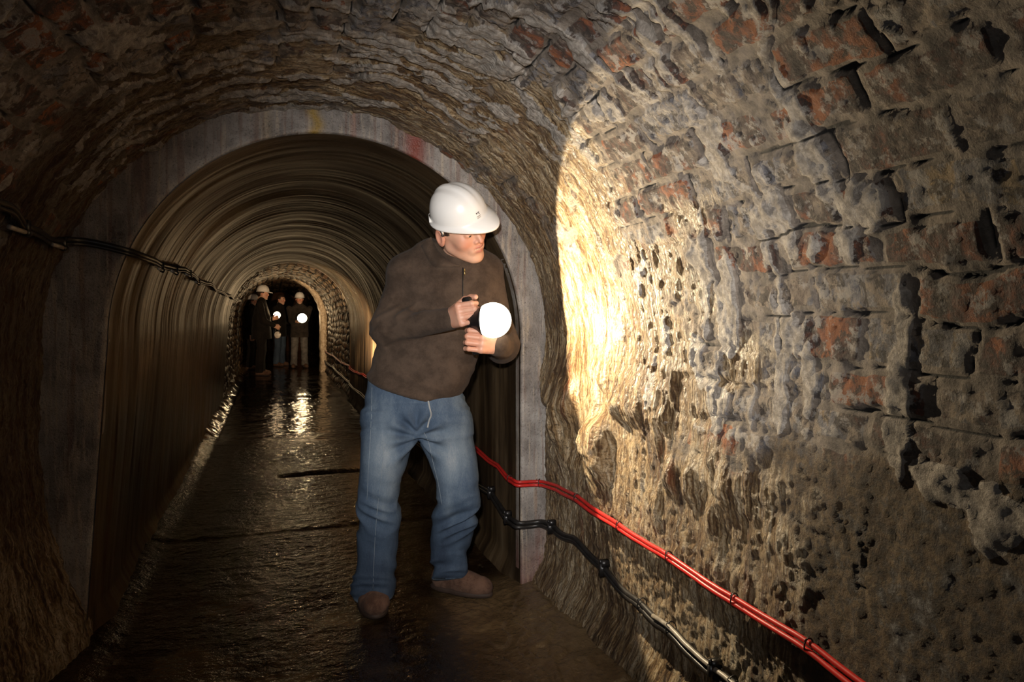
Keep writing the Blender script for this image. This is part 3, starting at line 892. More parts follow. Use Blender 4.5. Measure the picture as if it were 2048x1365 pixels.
def shoe(parent, foot, fwd, size=0.285, res=0.005, mat=None, stitched=True, wide=1.0):
    """foot: point on the floor below the ankle; fwd: unit direction of the toe in (u, w)"""
    fu, fw = fwd; R3 = np.array([[fw, fu, 0], [-fu, fw, 0], [0, 0, 1]]).astype(float)   # local x side, y forward
    k = size / 0.285 * np.array([wide, 1, 1])
    def f(P):
        d = s_ell(P, (0, 0.105, 0.036), (0.046, 0.078, 0.044))
        d = smin(d, s_ell(P, (0.004, 0.04, 0.048), (0.039, 0.075, 0.050)), 0.03)
        d = smin(d, s_ell(P, (0, -0.045, 0.048), (0.035, 0.052, 0.055)), 0.03)
        d = smin(d, s_cone(P, (0, -0.020, 0.05), (0, -0.022, 0.090), 0.032, 0.030), 0.02)
        return smax(d, 0.010 - P[:, 2], 0.006)
    v, q = surface_nets(f, (-0.07, -0.12, -0.01), (0.07, 0.20, 0.16), res); v = relax(v, q, 1)
    N = vnormals(v, q); v = v + N * (0.004 * (fbm(v[:, 1] * 38 + v[:, 2] * 20, v[:, 0] * 14, 2, 140) - 0.5) * sstep(-0.02, 0.05, v[:, 1]))[:, None]
    W = lambda v: (np.asarray(v) * k) @ R3.T + foot
    o = mesh_obj('shoe', W(v), q, mat or M_suede, parent)
    a = np.linspace(0, 2 * np.pi, 48, endpoint=False)
    sx = 0.046 * np.cos(a) * (1 + 0.12 * np.sin(a)); sy = 0.040 + 0.143 * np.sin(a)
    sx *= 1 - 0.16 * np.exp(-((sy - 0.0) / 0.03) ** 2)
    rows = [np.stack([sx * g, 0.04 + (sy - 0.04) * g, np.full(48, z)], 1) for g, z in ((0.01, 0.0), (0.96, 0.0), (1.0, 0.004), (1.0, 0.015), (0.95, 0.019), (0.01, 0.019))]
    mesh_obj('sole', W(np.vstack(rows)), grid_quads(6, 48, True)[:, ::-1], M_sole, o)
    if stitched:
        ls = []
        for j in range(3):
            y = 0.060 + j * 0.018; z = 0.0905 - j * 0.006
            ls.append(tube_geo(smooth_path([(-0.022, y, z - 0.012), (0, y + 0.006, z + 0.001), (0.022, y, z - 0.012)], 8), 0.0018, 6))
        ls.append(tube_geo(smooth_path([(0, 0.045, 0.093), (0.022, 0.052, 0.098), (0.030, 0.040, 0.090), (0.006, 0.038, 0.095)], 12), 0.0016, 6))
        v, q = join_parts(ls); mesh_obj('lace', W(v), q, M_sole, o)
    return o


# ------------------------------------------------------------------ the man with the lamp
# local frame: u to the image's right, w away from the camera, z up; root stands on the floor
D0 = 2.75; U0 = (840 - 1024) * D0 / F
root_xy = (D0 * SN + U0 * CS, D0 * CS - U0 * SN)
man = empty('person', (root_xy[0], root_xy[1], 0.0), -YAW)
tag(man, 'man in brown fleece jacket, faded jeans and white hard hat lighting the brick wall', 'person')


def J(px, py, w_=0.0):
    D = D0 + w_
    return np.array([(px - 1024) * D / F - U0, w_, CH - (py - HY) * D / F])


def lofts(rows, wfun=None):
    """rows (py, pxL, pxR, w, depth) top or bottom first -> tables for s_loft"""
    z, cu, cw, a, b = [], [], [], [], []
    for py, l, r, w_, dp in rows:
        L_ = J(l, py, w_); R_ = J(r, py, w_)
        z.append(L_[2]); cu.append((L_[0] + R_[0]) / 2); cw.append(w_); a.append(abs(R_[0] - L_[0]) / 2); b.append(dp)
    o = np.argsort(z)
    return [np.array(t)[o] for t in (z, cu, cw, a, b)]


# head
F_head = np.array([0.73, -0.63, -0.25]); U_head = np.array([-0.12, -0.56, 0.86])
HM = rot_to(F_head, U_head); HS = 1.08
H0 = J(917, 456, -0.10)
toW = lambda v: (np.asarray(v) * HS) @ HM.T + H0
hv, hq = head_geo(0.0021)
# hands round the grip of the lamp
GRIP = J(944, 652, -0.285); GA = np.array([0.20, -0.02, -1.0]); GA /= -np.linalg.norm(GA)     # axis up
GR = 0.0185
gx = np.array([1.0, 0, 0]) - GA * GA[0]; gx /= np.linalg.norm(gx); gy = np.cross(GA, gx)


def grip_frame(ang, up=1.0):
    a = math.radians(ang)
    ex = math.cos(a) * gx + math.sin(a) * gy; ey = np.cross(GA, ex)
    return np.stack([ex, ey, GA], 1)


hgR, wrR = hand_sdf(GR, 1); hgL, wrL = hand_sdf(GR, -1)
HRv, HRq = hand_geo(GR, 1, 0.0017); HLv, HLq = hand_geo(GR, -1, 0.0017)
SC = 1.06
R_up = grip_frame(212); R_lo = grip_frame(-42)
_t = math.radians(20); R_lo = np.array([[math.cos(_t), 0, math.sin(_t)], [0, 1, 0], [-math.sin(_t), 0, math.cos(_t)]]) @ R_lo
C_up = GRIP + GA * 0.047; C_lo = GRIP - GA * 0.052
up_w = (wrR * SC) @ R_up.T + C_up; lo_w = (wrL * SC) @ R_lo.T + C_lo
HR_world = (HRv * SC) @ R_up.T + C_up; HL_world = (HLv * SC) @ R_lo.T + C_lo

sh1 = J(812, 545, 0.0); el1 = J(778, 655, -0.07); sh2 = J(975, 548, 0.03); el2 = J(1006, 696, -0.02)
# inner body: trunk, arms and legs under the clothes, one surface with the neck
hipL, hipR = J(785, 850, 0.0), J(880, 850, 0.03); knL, knR = J(759, 985, -0.03), J(915, 985, -0.02)
anL, anR = J(750, 1190, 0.0), J(898, 1150, 0.13)


def inner_body(P):
    d = s_cone(P, J(835, 800), J(890, 590), 0.095, 0.10)
    d = smin(d, s_cone(P, sh1, sh2, 0.045, 0.045), 0.05)
    for a, b, ra, rb in ((sh1, el1, 0.040, 0.036), (el1, up_w, 0.036, 0.026), (sh2, el2, 0.040, 0.036), (el2, lo_w, 0.034, 0.026),
                         (hipL, knL, 0.062, 0.032), (knL, anL, 0.032, 0.028), (hipR, knR, 0.062, 0.032), (knR, anR, 0.032, 0.028)):
        d = smin(d, s_cone(P, a, b, ra, rb), 0.02)
    nk = toW([(0, -0.045, -0.14)])[0]
    d = smin(d, s_cone(P, nk, J(890, 560), 0.052, 0.07), 0.03)
    return d


bv, bq = surface_nets(inner_body, (-0.40, -0.45, 0.05), (0.45, 0.35, 1.55), 0.012)
V, Q = join_parts([(toW(hv), hq), (HR_world, HRq), (HL_world, HLq), (bv, bq)])
body = mesh_obj('body', V, Q, M_skin, man)
lip, blush, brow = head_masks(hv); nr = len(V) - len(hv)
set_attr(body, 'lip', np.r_[lip, np.zeros(nr)]); set_attr(body, 'brow', np.r_[brow, np.zeros(nr)])
hb = np.zeros(nr); hb[:len(HRv) + len(HLv)] = 0.22
set_attr(body, 'blush', np.r_[blush * 0.8, hb])

# eyes, teeth, hair
for sx, nm in ((1, 'eye'), (-1, 'eye')):
    a = np.linspace(0, np.pi, 9)[:, None]; b = np.linspace(0, 2 * np.pi, 14, endpoint=False)[None]
    e = np.stack([np.sin(a) * np.cos(b) * 0.0112, np.cos(a) * 0.0112 + 0 * b, np.sin(a) * np.sin(b) * 0.0036], -1).reshape(-1, 3) + (sx * 0.031, 0.0830, -0.002)
    eo = mesh_obj('eye', toW(e), grid_quads(9, 14, True), M_eye, body)
    p = e - (sx * 0.031, 0.0830, -0.002); p = p * (0.60, 0.50, 1.0) + (sx * 0.031 + 0.001, 0.0888, -0.002)
    mesh_obj('iris', toW(p), grid_quads(9, 14, True), M_iris, eo)
tv, tq = join_parts([box_geo((x, 0.0925 - 18 * x * x, -0.0598), (0.0062, 0.003, 0.0062)) for x in np.arange(-0.0165, 0.017, 0.0066)])
mesh_obj('teeth', toW(tv), tq, M_teeth, body, smooth=False)


def hair_f(P):
    d = head_sdf(P) - 0.006 - 0.002 * (noise3(P[:, 0] * 220, P[:, 1] * 60, P[:, 2] * 60, 150) - 0.5)
    cut = np.maximum(np.where(np.abs(P[:, 0]) > 0.045, -0.006 - P[:, 2] + 0.0, -0.085 - P[:, 2]), P[:, 1] - 0.030 - 0.15 * np.clip(P[:, 2], 0, 1))
    cut = np.maximum(np.minimum(np.maximum(0.004 - P[:, 2], P[:, 1] - 0.028), np.maximum(-0.07 - P[:, 2], P[:, 1] + 0.040)), -1)
    far = s_ell(np.stack([np.abs(P[:, 0]), P[:, 1], P[:, 2]], 1), (0.084, -0.012, -0.003), (0.014, 0.022, 0.034))
    d = np.maximum(d, cut)
    d = np.maximum(d, P[:, 2] - 0.06)
    return smax(d, -far, 0.004)


v, q = surface_nets(hair_f, (-0.10, -0.13, -0.09), (0.10, 0.10, 0.08), 0.0028)
mesh_obj('hair', toW(relax(v, q, 1)), q, M_hair, man)
hat = hard_hat(man, rot_to((math.sin(0.963), -math.cos(0.963), -0.283), (-0.258, -0.644, 0.86)), J(922.2, 443.2, -0.11), 0.969)

# jacket ------------------------------------------------------------
T_t = lofts([(804, 738, 922, 0.00, 0.125), (770, 735, 938, 0.00, 0.130), (735, 741, 948, 0.00, 0.132), (700, 752, 962, 0.0, 0.132),
             (650, 766, 985, 0.0, 0.130), (600, 780, 1002, 0.0, 0.125), (560, 793, 1005, 0.0, 0.115), (530, 806, 995, 0.0, 0.095),
             (508, 828, 975, 0.0, 0.070), (494, 852, 950, 0.0, 0.045)])
hemL, hemM, hemR = J(735, 757), J(860, 797), J(930, 793)
neckC = toW([(0, -0.045, -0.135)])[0]


def jacket_f(P):
    d = s_loft(P, *T_t, p=2.2)
    a = smin(s_cone(P, J(812, 540, 0.0), el1, 0.066, 0.066), s_cone(P, el1, up_w + np.array([0.008, -0.010, 0.0]), 0.062, 0.047), 0.03)
    b = smin(s_cone(P, J(975, 545, 0.03), el2, 0.066, 0.062), s_cone(P, el2, lo_w + np.array([-0.004, -0.006, 0.0]), 0.058, 0.047), 0.03)
    d = smin(d, a, 0.018); d = smin(d, b, 0.022)
    d = smin(d, s_cone(P, J(812, 540), J(860, 500, -0.01), 0.055, 0.05), 0.05)
    d = smin(d, s_cone(P, J(965, 540, 0.03), J(925, 505, 0.0), 0.055, 0.045), 0.05)
    # collar
    c0 = neckC + np.array([0.0, 0.0, -0.045]); ax = np.array([0.20, -0.25, 0.95]); ax /= np.linalg.norm(ax)
    q = P - c0.astype(np.float32); h = q @ ax.astype(np.float32)
    rad = np.linalg.norm(q - h[:, None] * ax.astype(np.float32), axis=1)
    tgt = 0.086 - 0.24 * h
    ring_ = np.maximum(np.abs(rad - tgt) - 0.006, np.abs(h - 0.020) - 0.056)
    d = smin(d, ring_, 0.010)
    # neck hole
    d = smax(d, -np.maximum(rad - (0.076 - 0.24 * h), 0.030 - h), 0.006)
    # hem, lower at the front right
    hz = np.interp(P[:, 0], [hemL[0], (hemL[0] + hemM[0]) / 2, hemM[0], hemR[0]], [hemL[2], (hemL[2] + hemM[2]) / 2 - 0.004, hemM[2], hemR[2] + 0.004])
    d = smax(d, hz - P[:, 2], 0.012)
    # cuffs
    cw = up_w.astype(np.float32); dirw = (np.array(HR_world).mean(0) - up_w); dirw /= np.linalg.norm(dirw)
    return d


v, q = surface_nets(jacket_f, (-0.32, -0.42, 0.72), (0.50, 0.24, 1.60), 0.0075); v = relax(v, q, 2)
N = vnormals(v, q)
u_, w_, z_ = v[:, 0], v[:, 1], v[:, 2]
fold = 0.022 * (noise3(u_ * 3 + z_ * 5, w_ * 4, z_ * 9 + u_ * 4, 160) - 0.5)
dE = np.linalg.norm(v - el1, axis=1); dA = np.linalg.norm(v - J(818, 640, -0.10), axis=1)
cre = 1 - np.abs(2 * noise3(u_ * 9 + z_ * 14, w_ * 9, z_ * 26 - u_ * 16, 161) - 1)
fold += 0.036 * (cre - 0.6) * np.exp(-(np.minimum(dE, dA) / 0.085) ** 2)
cre2 = 1 - np.abs(2 * noise3(u_ * 5, w_ * 5, z_ * 17 + u_ * 7, 162) - 1)
fold += 0.012 * (cre2 - 0.5) * sstep(1.15, 0.9, z_)
fold += 0.010 * (cre - 0.6) * np.exp(-(np.linalg.norm(v - el2, axis=1) / 0.09) ** 2)
v = v + N * fold[:, None]
v = relax(v, q, 1, 0.3)
jacket = mesh_obj('jacket', v, q, M_jacket, man)
# turned-down collar flap, zip and puller
jt = lambda px, py, w_: J(px, py, w_)


from mathutils.bvhtree import BVHTree
JB = BVHTree.FromPolygons([tuple(a) for a in v], [tuple(map(int, a)) for a in q])


def surf_at(px, py, f=None, w0=-0.45, w1=0.2, off=0.002):
    """front surface of the jacket along the w axis at this place"""
    bv_ = f or JB; a = J(px, py, -0.5)
    d = J(px, py, 0.3) - a; d /= np.linalg.norm(d)
    hit = bv_.ray_cast(Vector(tuple(a)), Vector(tuple(d)), 1.2)[0]
    if hit is None: hit = Vector(tuple(J(px, py, -0.1)))
    return np.array(hit) - d * off


pts = [surf_at(926, y, off=0.001) for y in np.arange(536, 640, 8)]
pts = smooth_path(pts, 40)
zv, zq = tube_geo(pts, 0.0028, 6); mesh_obj('zip', zv, zq, M_black, jacket)
pz = surf_at(929, 540, off=0.011)
pv, pq = join_parts([box_geo(pz, (0.0045, 0.003, 0.009)), tube_geo([pz - (0, 0, 0.004), pz - (-0.001, -0.001, 0.020)], 0.0022, 8)])
mesh_obj('zip_puller', pv, pq, M_brass, jacket)
# collar flap as a thick curved strip
fl = []
inn = [surf_at(px, py, off=0.006) for px, py in ((862, 474), (872, 495), (886, 512), (902, 524), (919, 531))]
outp = [surf_at(px, py, off=0.005) for px, py in ((842, 492), (852, 512), (866, 532), (886, 535), (919, 534))]
inn = smooth_path(inn, 24); outp = smooth_path(outp, 24)
rows = [inn + (0, 0.006, 0), inn, inn * 0.5 + outp * 0.5 + (0, -0.006, 0.002), outp + (0, -0.003, 0), outp + (0, 0.005, 0), inn * 0.5 + outp * 0.5 + (0, 0.006, 0)]
fv = np.array(rows).reshape(-1, 3)
fq = [[(a % 6) * 24 + j, (a % 6) * 24 + j + 1, ((a + 1) % 6) * 24 + j + 1, ((a + 1) % 6) * 24 + j] for a in range(6) for j in range(23)]
mesh_obj('collar_flap', fv, np.array(fq), M_jacket, jacket)

# jeans -------------------------------------------------------------
LL = lofts([(1190, 706, 782, 0.0, 0.072), (1172, 705, 785, 0.0, 0.076), (1150, 709, 786, 0.0, 0.070), (1125, 714, 790, -0.005, 0.068), (1090, 716, 796, -0.01, 0.072),
            (1040, 717, 796, -0.02, 0.076), (1000, 719, 791, -0.03, 0.080), (960, 721, 800, -0.035, 0.084), (920, 722, 818, -0.045, 0.092),
            (885, 723, 836, -0.03, 0.10), (850, 726, 846, -0.01, 0.108), (820, 728, 856, 0.0, 0.11)])
LR = lofts([(1156, 866, 930, 0.11, 0.062), (1135, 864, 934, 0.11, 0.066), (1110, 861, 934, 0.10, 0.066), (1075, 862, 944, 0.075, 0.070), (1040, 867, 953, 0.045, 0.074),
            (1000, 878, 957, 0.01, 0.078), (960, 874, 958, 0.0, 0.084), (920, 858, 955, 0.01, 0.092), (885, 840, 949, 0.02, 0.10),
            (850, 830, 944, 0.02, 0.106), (820, 820, 938, 0.01, 0.11)])
PVs = lofts([(868, 726, 946, 0.005, 0.10), (840, 727, 943, 0.005, 0.112), (810, 730, 935, 0.0, 0.116), (785, 735, 926, 0.0, 0.112), (745, 742, 918, 0.0, 0.105)])


def jeans_f(P):
    a = s_loft(P, *LL, p=2.3); b = s_loft(P, *LR, p=2.3); c = s_loft(P, *PVs, p=2.4)
    d = smin(a, b, 0.006); d = smin(d, c, 0.020)
    return d


v, q = surface_nets(jeans_f, (-0.32, -0.25, 0.02), (0.32, 0.30, 1.05), 0.0065); v = relax(v, q, 2)
N = vnormals(v, q); u_, w_, z_ = v[:, 0], v[:, 1], v[:, 2]
isL = (u_ < np.interp(z_, [0, 0.5, 0.7], [0.0, 0.02, 0.0]))
kz = np.where(isL, 0.42, 0.40)
low = sstep(0.26, 0.10, z_); knee = np.exp(-((z_ - kz + 0.03) / 0.10) ** 2)
f1 = 1 - np.abs(2 * noise3(u_ * 7, w_ * 7, z_ * 24 + u_ * 12 * np.where(isL, 1, -1), 170) - 1)
f2 = 1 - np.abs(2 * noise3(u_ * 5, w_ * 6, z_ * 30 + w_ * 14, 171) - 1)
fold = 0.036 * (f1 - 0.6) * knee + 0.028 * (f2 - 0.6) * low * (z_ > 0.0) + 0.010 * (f2 - 0.5) * sstep(0.66, 0.75, z_)
fold += 0.012 * (noise3(u_ * 6, w_ * 6, z_ * 4, 172) - 0.5)
# folds fanning out of the crotch
cz = J(840, 868)[2]; cu_ = J(840, 868)[0]
ang = np.arctan2(z_ - cz, np.abs(u_ - cu_) + 0.02); rr = np.hypot(z_ - cz, u_ - cu_)
fold += 0.012 * np.cos(ang * 11 + 1.0) * np.exp(-((rr - 0.07) / 0.05) ** 2) * (w_ < 0.03)
v = v + N * fold[:, None]; v = relax(v, q, 1, 0.3)
jeans = mesh_obj('jeans', v, q, M_denim, man)
fade = 0.30 + 0.42 * np.exp(-((z_ - 0.60) / 0.17) ** 2) * (w_ < 0.06) * np.exp(-((np.abs(u_ - np.where(isL, J(775, 920)[0], J(905, 930)[0]))) / 0.075) ** 2)
fade += 0.10 * sstep(0.75, 0.85, z_) - 0.10 * sstep(0.42, 0.2, z_) + 0.5 * np.exp(-((z_ - np.where(isL, J(0, 1188, 0.0)[2], J(0, 1154, 0.11)[2])) / 0.006) ** 2)
set_attr(jeans, 'fade', np.clip(fade, 0, 1)); set_attr(jeans, 'stitch', np.zeros(len(v)))


TB = BVHTree.FromPolygons([tuple(a) for a in v], [tuple(map(int, a)) for a in q])


def jl(path, r, mat, name, f=TB, off=0.0006, n=30, seg=6, lift=0.0):
    pp = smooth_path([(a_, b_, 0) for a_, b_ in path], n)
    pts = [surf_at(a_, b_, f, off=off) for a_, b_, _ in pp]
    tv_, tq_ = tube_geo(pts, r, seg)
    return tv_, tq_


seam = join_parts([jl([(768, 890), (762, 960), (757, 1000), (752, 1050), (748, 1120), (746, 1180)], 0.0010, M_pale, 's'),
                   jl([(846, 862), (857, 885), (866, 925), (876, 965), (884, 1010)], 0.0010, M_pale, 's'),
                   jl([(748, 770), (790, 786), (830, 797)], 0.0011, M_pale, 's'),
                   jl([(744, 775), (742, 850), (738, 920), (734, 1000)], 0.0011, M_pale, 's')])
mesh_obj('seam', seam[0], seam[1], M_denim, jeans)
set_attr(jeans.children[0] if jeans.children else jeans, 'fade', np.full(len(seam[0]), 0.75))
set_attr(jeans.children[0], 'stitch', np.full(len(seam[0]), 0.06))
fv_, fq_ = jl([(856, 800), (859, 815), (862, 830), (858, 842), (855, 856)], 0.0035, M_pale, 'fly', off=0.001)
fo = mesh_obj('fly', fv_, fq_, M_denim, jeans); set_attr(fo, 'fade', np.full(len(fv_), 0.9)); set_attr(fo, 'stitch', np.full(len(fv_), 0.4))
def nrm2(a, b):
    k = math.hypot(a, b); return a / k, b / k


shoe(man, np.array([J(740, 1232, 0.02)[0], 0.03, 0.008]), nrm2(0.34, -0.94), 0.285, 0.004, wide=1.30)
shoe(man, np.array([J(905, 1186, 0.13)[0], 0.135, 0.008]), nrm2(0.90, -0.34), 0.285, 0.004)

# ------------------------------------------------------------------ the lamp he holds
LENS = J(986, 641, -0.31); AX = np.array([0.98, -0.20, 0.03]); AX /= np.linalg.norm(AX)


def lathe(prof, c, ax, seg=40):
    ax = np.asarray(ax, float); ax = ax / np.linalg.norm(ax)
    e1 = np.cross(ax, (0, 0, 1.0)); e1 /= np.linalg.norm(e1); e2 = np.cross(ax, e1)
    t = np.linspace(0, 2 * np.pi, seg, endpoint=False)
    V = [np.asarray(c) + x * ax + r * (np.cos(a) * e1 + np.sin(a) * e2) for x, r in prof for a in t]
    return np.array(V), grid_quads(len(prof), seg, True)


def local_to_world(p):
    return Vector((root_xy[0] + p[0] * CS + p[1] * SN, root_xy[1] - p[0] * SN + p[1] * CS, p[2]))


lr = local_to_world(LENS)
lamp = empty('handheld_lamp', tuple(lr), -YAW)
tag(lamp, 'bright glowing lamp gripped in both hands of the man in the brown jacket', 'lamp')
off = -LENS
lv, lq = lathe([(-0.085, 0.001), (-0.085, 0.026), (-0.072, 0.034), (-0.052, 0.044), (-0.040, 0.055), (-0.036, 0.056), (-0.036, 0.050), (-0.042, 0.048), (-0.044, 0.001)], (0, 0, 0), AX)
mesh_obj('lamp_head', lv, lq, M_black, lamp)
dome = [(-0.040, 0.0480)] + [(0.066 * math.sin(a), 0.064 * math.cos(a)) for a in np.linspace(-0.58, 1.56, 22)]  # lens swollen to a glowing globe, shaped to stand in for the lamp's glare
lv, lq = lathe(dome, (0, 0, 0), AX); mesh_obj('lens', lv, lq, M_lens, lamp)
g0 = GRIP + off; hv2, hq2 = join_parts([tube_geo([g0 - GA * 0.105, g0 - GA * 0.10, g0 + GA * 0.10, g0 + GA * 0.106], [0.012, GR, GR, 0.012], 20),
                                        tube_geo([g0 + (0, 0, -0.002), -AX * 0.075], [0.013, 0.018], 14)])
mesh_obj('grip', hv2, hq2, M_black, lamp)
AXw = Vector((AX[0] * CS + AX[1] * SN, -AX[0] * SN + AX[1] * CS, AX[2]))
light('lamp_bulb', 'SPOT', tuple(lr + AXw * 0.078), 92, (1.0, 0.80, 0.52), 0.006, target=tuple(lr + AXw), spot=139, blend=0.04)

# ------------------------------------------------------------------ visitors far down the tunnel
def visitor(px, base_y, Yd, height, facing, jac, trou, label, bulk=1.0, hand1=None, hand2=None, hat_on=True, lean=0.0, res=0.012):
    """facing in degrees: 0 looks at the camera, 90 to the image's right. hands as (side, fwd, height) targets or None"""
    xr = (px - 1024) / F
    D = Yd / (CS - xr * SN); X = D * (SN + xr * CS)
    r = empty('person', (X, Yd, 0.0), math.radians(facing) + math.pi)
    tag(r, label, 'person')
    k = height / 1.80
    sh = 0.195 * bulk; hp = 0.09
    A = lambda *p: np.array(p, float) * k
    hz = 1.60; ln = lean
    hl = hand1 or (-0.24, 0.04, 0.82); hr = hand2 or (0.24, 0.04, 0.82)
    def elbow(s, h):
        base = np.array([s * sh * 1.15, ln * 0.8, 1.40]); h = np.array(h); m = (base + h) / 2
        L = np.linalg.norm(h - base); dz = math.sqrt(max(0.0, 0.29 ** 2 - (L / 2) ** 2))
        return base, m + np.array([s * dz * 0.12, -dz * 0.45, -dz * 0.85]), h
    arms = [elbow(-1, hl), elbow(1, hr)]
    HMx = rot_to((0, 1, -0.06), (0, 0.04, 1)); hc = A(0, 0.03 + ln, hz + 0.02)
    hv_, hq_ = head_geo(0.0055); tw = lambda v: np.asarray(v) * k @ HMx.T + hc
    def inner(P):
        d = s_cone(P, A(0, 0, 0.95), A(0, ln, 1.35), 0.09, 0.10)
        for s_, (b, e, h) in zip((-1, 1), arms):
            d = smin(d, s_cone(P, A(*b), A(*e), 0.04, 0.036), 0.02); d = smin(d, s_cone(P, A(*e), A(*h), 0.034, 0.028), 0.02)
            d = smin(d, s_cone(P, A(s_ * hp, 0, 0.9), A(s_ * 0.11, 0.01, 0.48), 0.06, 0.045), 0.02)
            d = smin(d, s_cone(P, A(s_ * 0.11, 0.01, 0.48), A(s_ * 0.12, -0.02, 0.08), 0.043, 0.034), 0.02)
        return smin(d, s_cone(P, A(0, ln, 1.36), A(0, ln + 0.01, 1.50), 0.06, 0.05), 0.03)
    parts = [(tw(hv_), hq_), surface_nets(inner, A(-0.5, -0.4, 0.03), A(0.5, 0.6, 1.62), res)]
    for s_, (b, e, h) in zip((-1, 1), arms):
        gv, gq = hand_geo(0.018, s_, 0.0055)
        dirv = np.array(h) - np.array(e); dirv /= np.linalg.norm(dirv)
        ey = dirv * s_; ez = np.array([0, 0, 1.0]) if abs(dirv[2]) < 0.8 else np.array([0, 1.0, 0]); ez = ez - ey * (ez @ ey); ez /= np.linalg.norm(ez)
        Rm = np.stack([np.cross(ey, ez), ey, ez], 1)
        hw = np.array([0.03, -s_ * 0.088, 0])
        parts.append(((gv - hw) @ Rm.T + A(*h), gq))
    V, Q = join_parts(parts); bo = mesh_obj('body', V, Q, M_skin, r)
    lip, blush, brow = head_masks(hv_); nn = len(V) - len(hv_)
    for nm, a in (('lip', lip), ('blush', blush), ('brow', brow)): set_attr(bo, nm, np.r_[a, np.zeros(nn)])
    tt = [np.array(x) * k for x in ([0.72, 0.95, 1.15, 1.35, 1.44, 1.50], [0] * 6, [0, 0, ln * 0.5, ln * 0.9, ln, ln], [0.20 * bulk, 0.185 * bulk, 0.185 * bulk, 0.205 * bulk, 0.17, 0.07], [0.14 * bulk, 0.13 * bulk, 0.125 * bulk, 0.12, 0.09, 0.06])]
    def jf(P):
        d = s_loft(P, *tt, p=2.3)
        for b, e, h in arms:
            hh = np.array(h) - (np.array(h) - np.array(e)) * 0.12
            d = smin(d, smin(s_cone(P, A(*b), A(*e), 0.060, 0.056), s_cone(P, A(*e), A(*hh), 0.056, 0.044), 0.02), 0.03)
        d = smin(d, s_cone(P, A(0, ln, 1.45), A(0, ln + 0.005, 1.515), 0.078, 0.066), 0.03)
        return d + 0.010 * (noise3(P[:, 0] * 12, P[:, 1] * 12, P[:, 2] * 14, 180) - 0.5)
    v, q = surface_nets(jf, A(-0.5, -0.4, 0.68), A(0.5, 0.6, 1.62), res); mesh_obj('jacket', relax(v, q, 1), q, jac, r)
    def tf(P):
        d = s_cone(P, A(0, -0.02, 0.92), A(0, -0.01, 0.99), 0.15, 0.14)
        d = s_loft(P, *[np.array(x) * k for x in ([0.78, 0.92, 1.0], [0] * 3, [-0.01] * 3, [0.18, 0.175, 0.16], [0.125, 0.125, 0.11])])
        for s_ in (-1, 1):
            d = smin(d, s_loft(P, *[np.array(x) * k for x in ([0.06, 0.28, 0.48, 0.68, 0.86], [s_ * 0.125, s_ * 0.118, s_ * 0.11, s_ * 0.10, s_ * 0.09],
                     [-0.02, -0.02, 0.01, 0.0, -0.01], [0.078, 0.075, 0.078, 0.088, 0.095], [0.085, 0.078, 0.08, 0.09, 0.11])]), 0.012)
        return d + 0.012 * (noise3(P[:, 0] * 10, P[:, 1] * 10, P[:, 2] * 22, 181) - 0.5)
    v, q = surface_nets(tf, A(-0.3, -0.25, 0.02), A(0.3, 0.25, 1.02), res); to = mesh_obj('trousers', relax(v, q, 1), q, trou, r)
    if trou is M_denim:
        set_attr(to, 'fade', np.full(len(v), 0.25)); set_attr(to, 'stitch', np.zeros(len(v)))
    for s_ in (-1, 1):
        shoe(r, A(s_ * 0.125, -0.01, 0.006), nrm2(s_ * 0.2, 1.0), 0.29, 0.011, stitched=False)
    def hf(P):
        d = head_sdf(P) - 0.008
        return np.maximum(d, np.maximum(np.minimum(np.maximum(0.004 - P[:, 2], P[:, 1] - 0.028), np.maximum(-0.07 - P[:, 2], P[:, 1] + 0.040)), P[:, 2] - 0.06)) if hat_on else np.maximum(d, np.minimum(np.minimum(np.maximum(0.004 - P[:, 2], P[:, 1] - 0.028), np.maximum(-0.07 - P[:, 2], P[:, 1] + 0.040)), 0.058 - P[:, 2]))
    v, q = surface_nets(hf, (-0.10, -0.13, -0.09), (0.10, 0.10, 0.15), 0.0065); mesh_obj('hair', tw(v), q, M_hair, r)
    if hat_on: hard_hat(r, HMx, tw([(0, -0.004, 0.006)])[0], k, logo=False, seg=40)
    Rz = Matrix.Rotation(math.radians(facing) + math.pi, 3, 'Z')
    return r, lambda p: Vector((X, Yd, 0)) + Rz @ Vector(tuple(A(*p)))


def torch(wpos, direction, label, power, size=0.045, color=(1.0, 0.66, 0.33), name='hand_torch', em=M_lens_far):
    t = empty(name, tuple(wpos)); tag(t, label, 'torch')
    ax = np.array(direction, float); ax /= np.linalg.norm(ax)
    s = size / 0.045
    v, q = lathe([(-0.17, 0.001), (-0.17, 0.017), (-0.05, 0.017), (-0.045, 0.024), (-0.004, 0.046 * s), (0.004, 0.048 * s), (0.004, 0.040 * s), (-0.004, 0.038 * s), (-0.006, 0.001)], (0, 0, 0), ax, 24)
    mesh_obj('torch_body', v, q, M_black, t)
    v, q = lathe([(0.001, 0.042 * s)] + [(0.004 + 0.016 * s * math.sin(a), 0.042 * s * math.cos(a)) for a in np.linspace(0.1, 1.55, 8)], (0, 0, 0), ax, 24)
    mesh_obj('lens', v, q, em, t)
    o_ = Vector(wpos) + Vector(ax) * (0.004 + 0.016 * s + 0.012)
    light('torch_bulb', 'SPOT', tuple(o_), power, color, 0.02, target=tuple(o_ + Vector(ax)), spot=110, blend=1.0)
    light('torch_spill', 'POINT', tuple(o_ + Vector((0, 0, 0.02))), power * 0.35, color, 0.02)
    return t


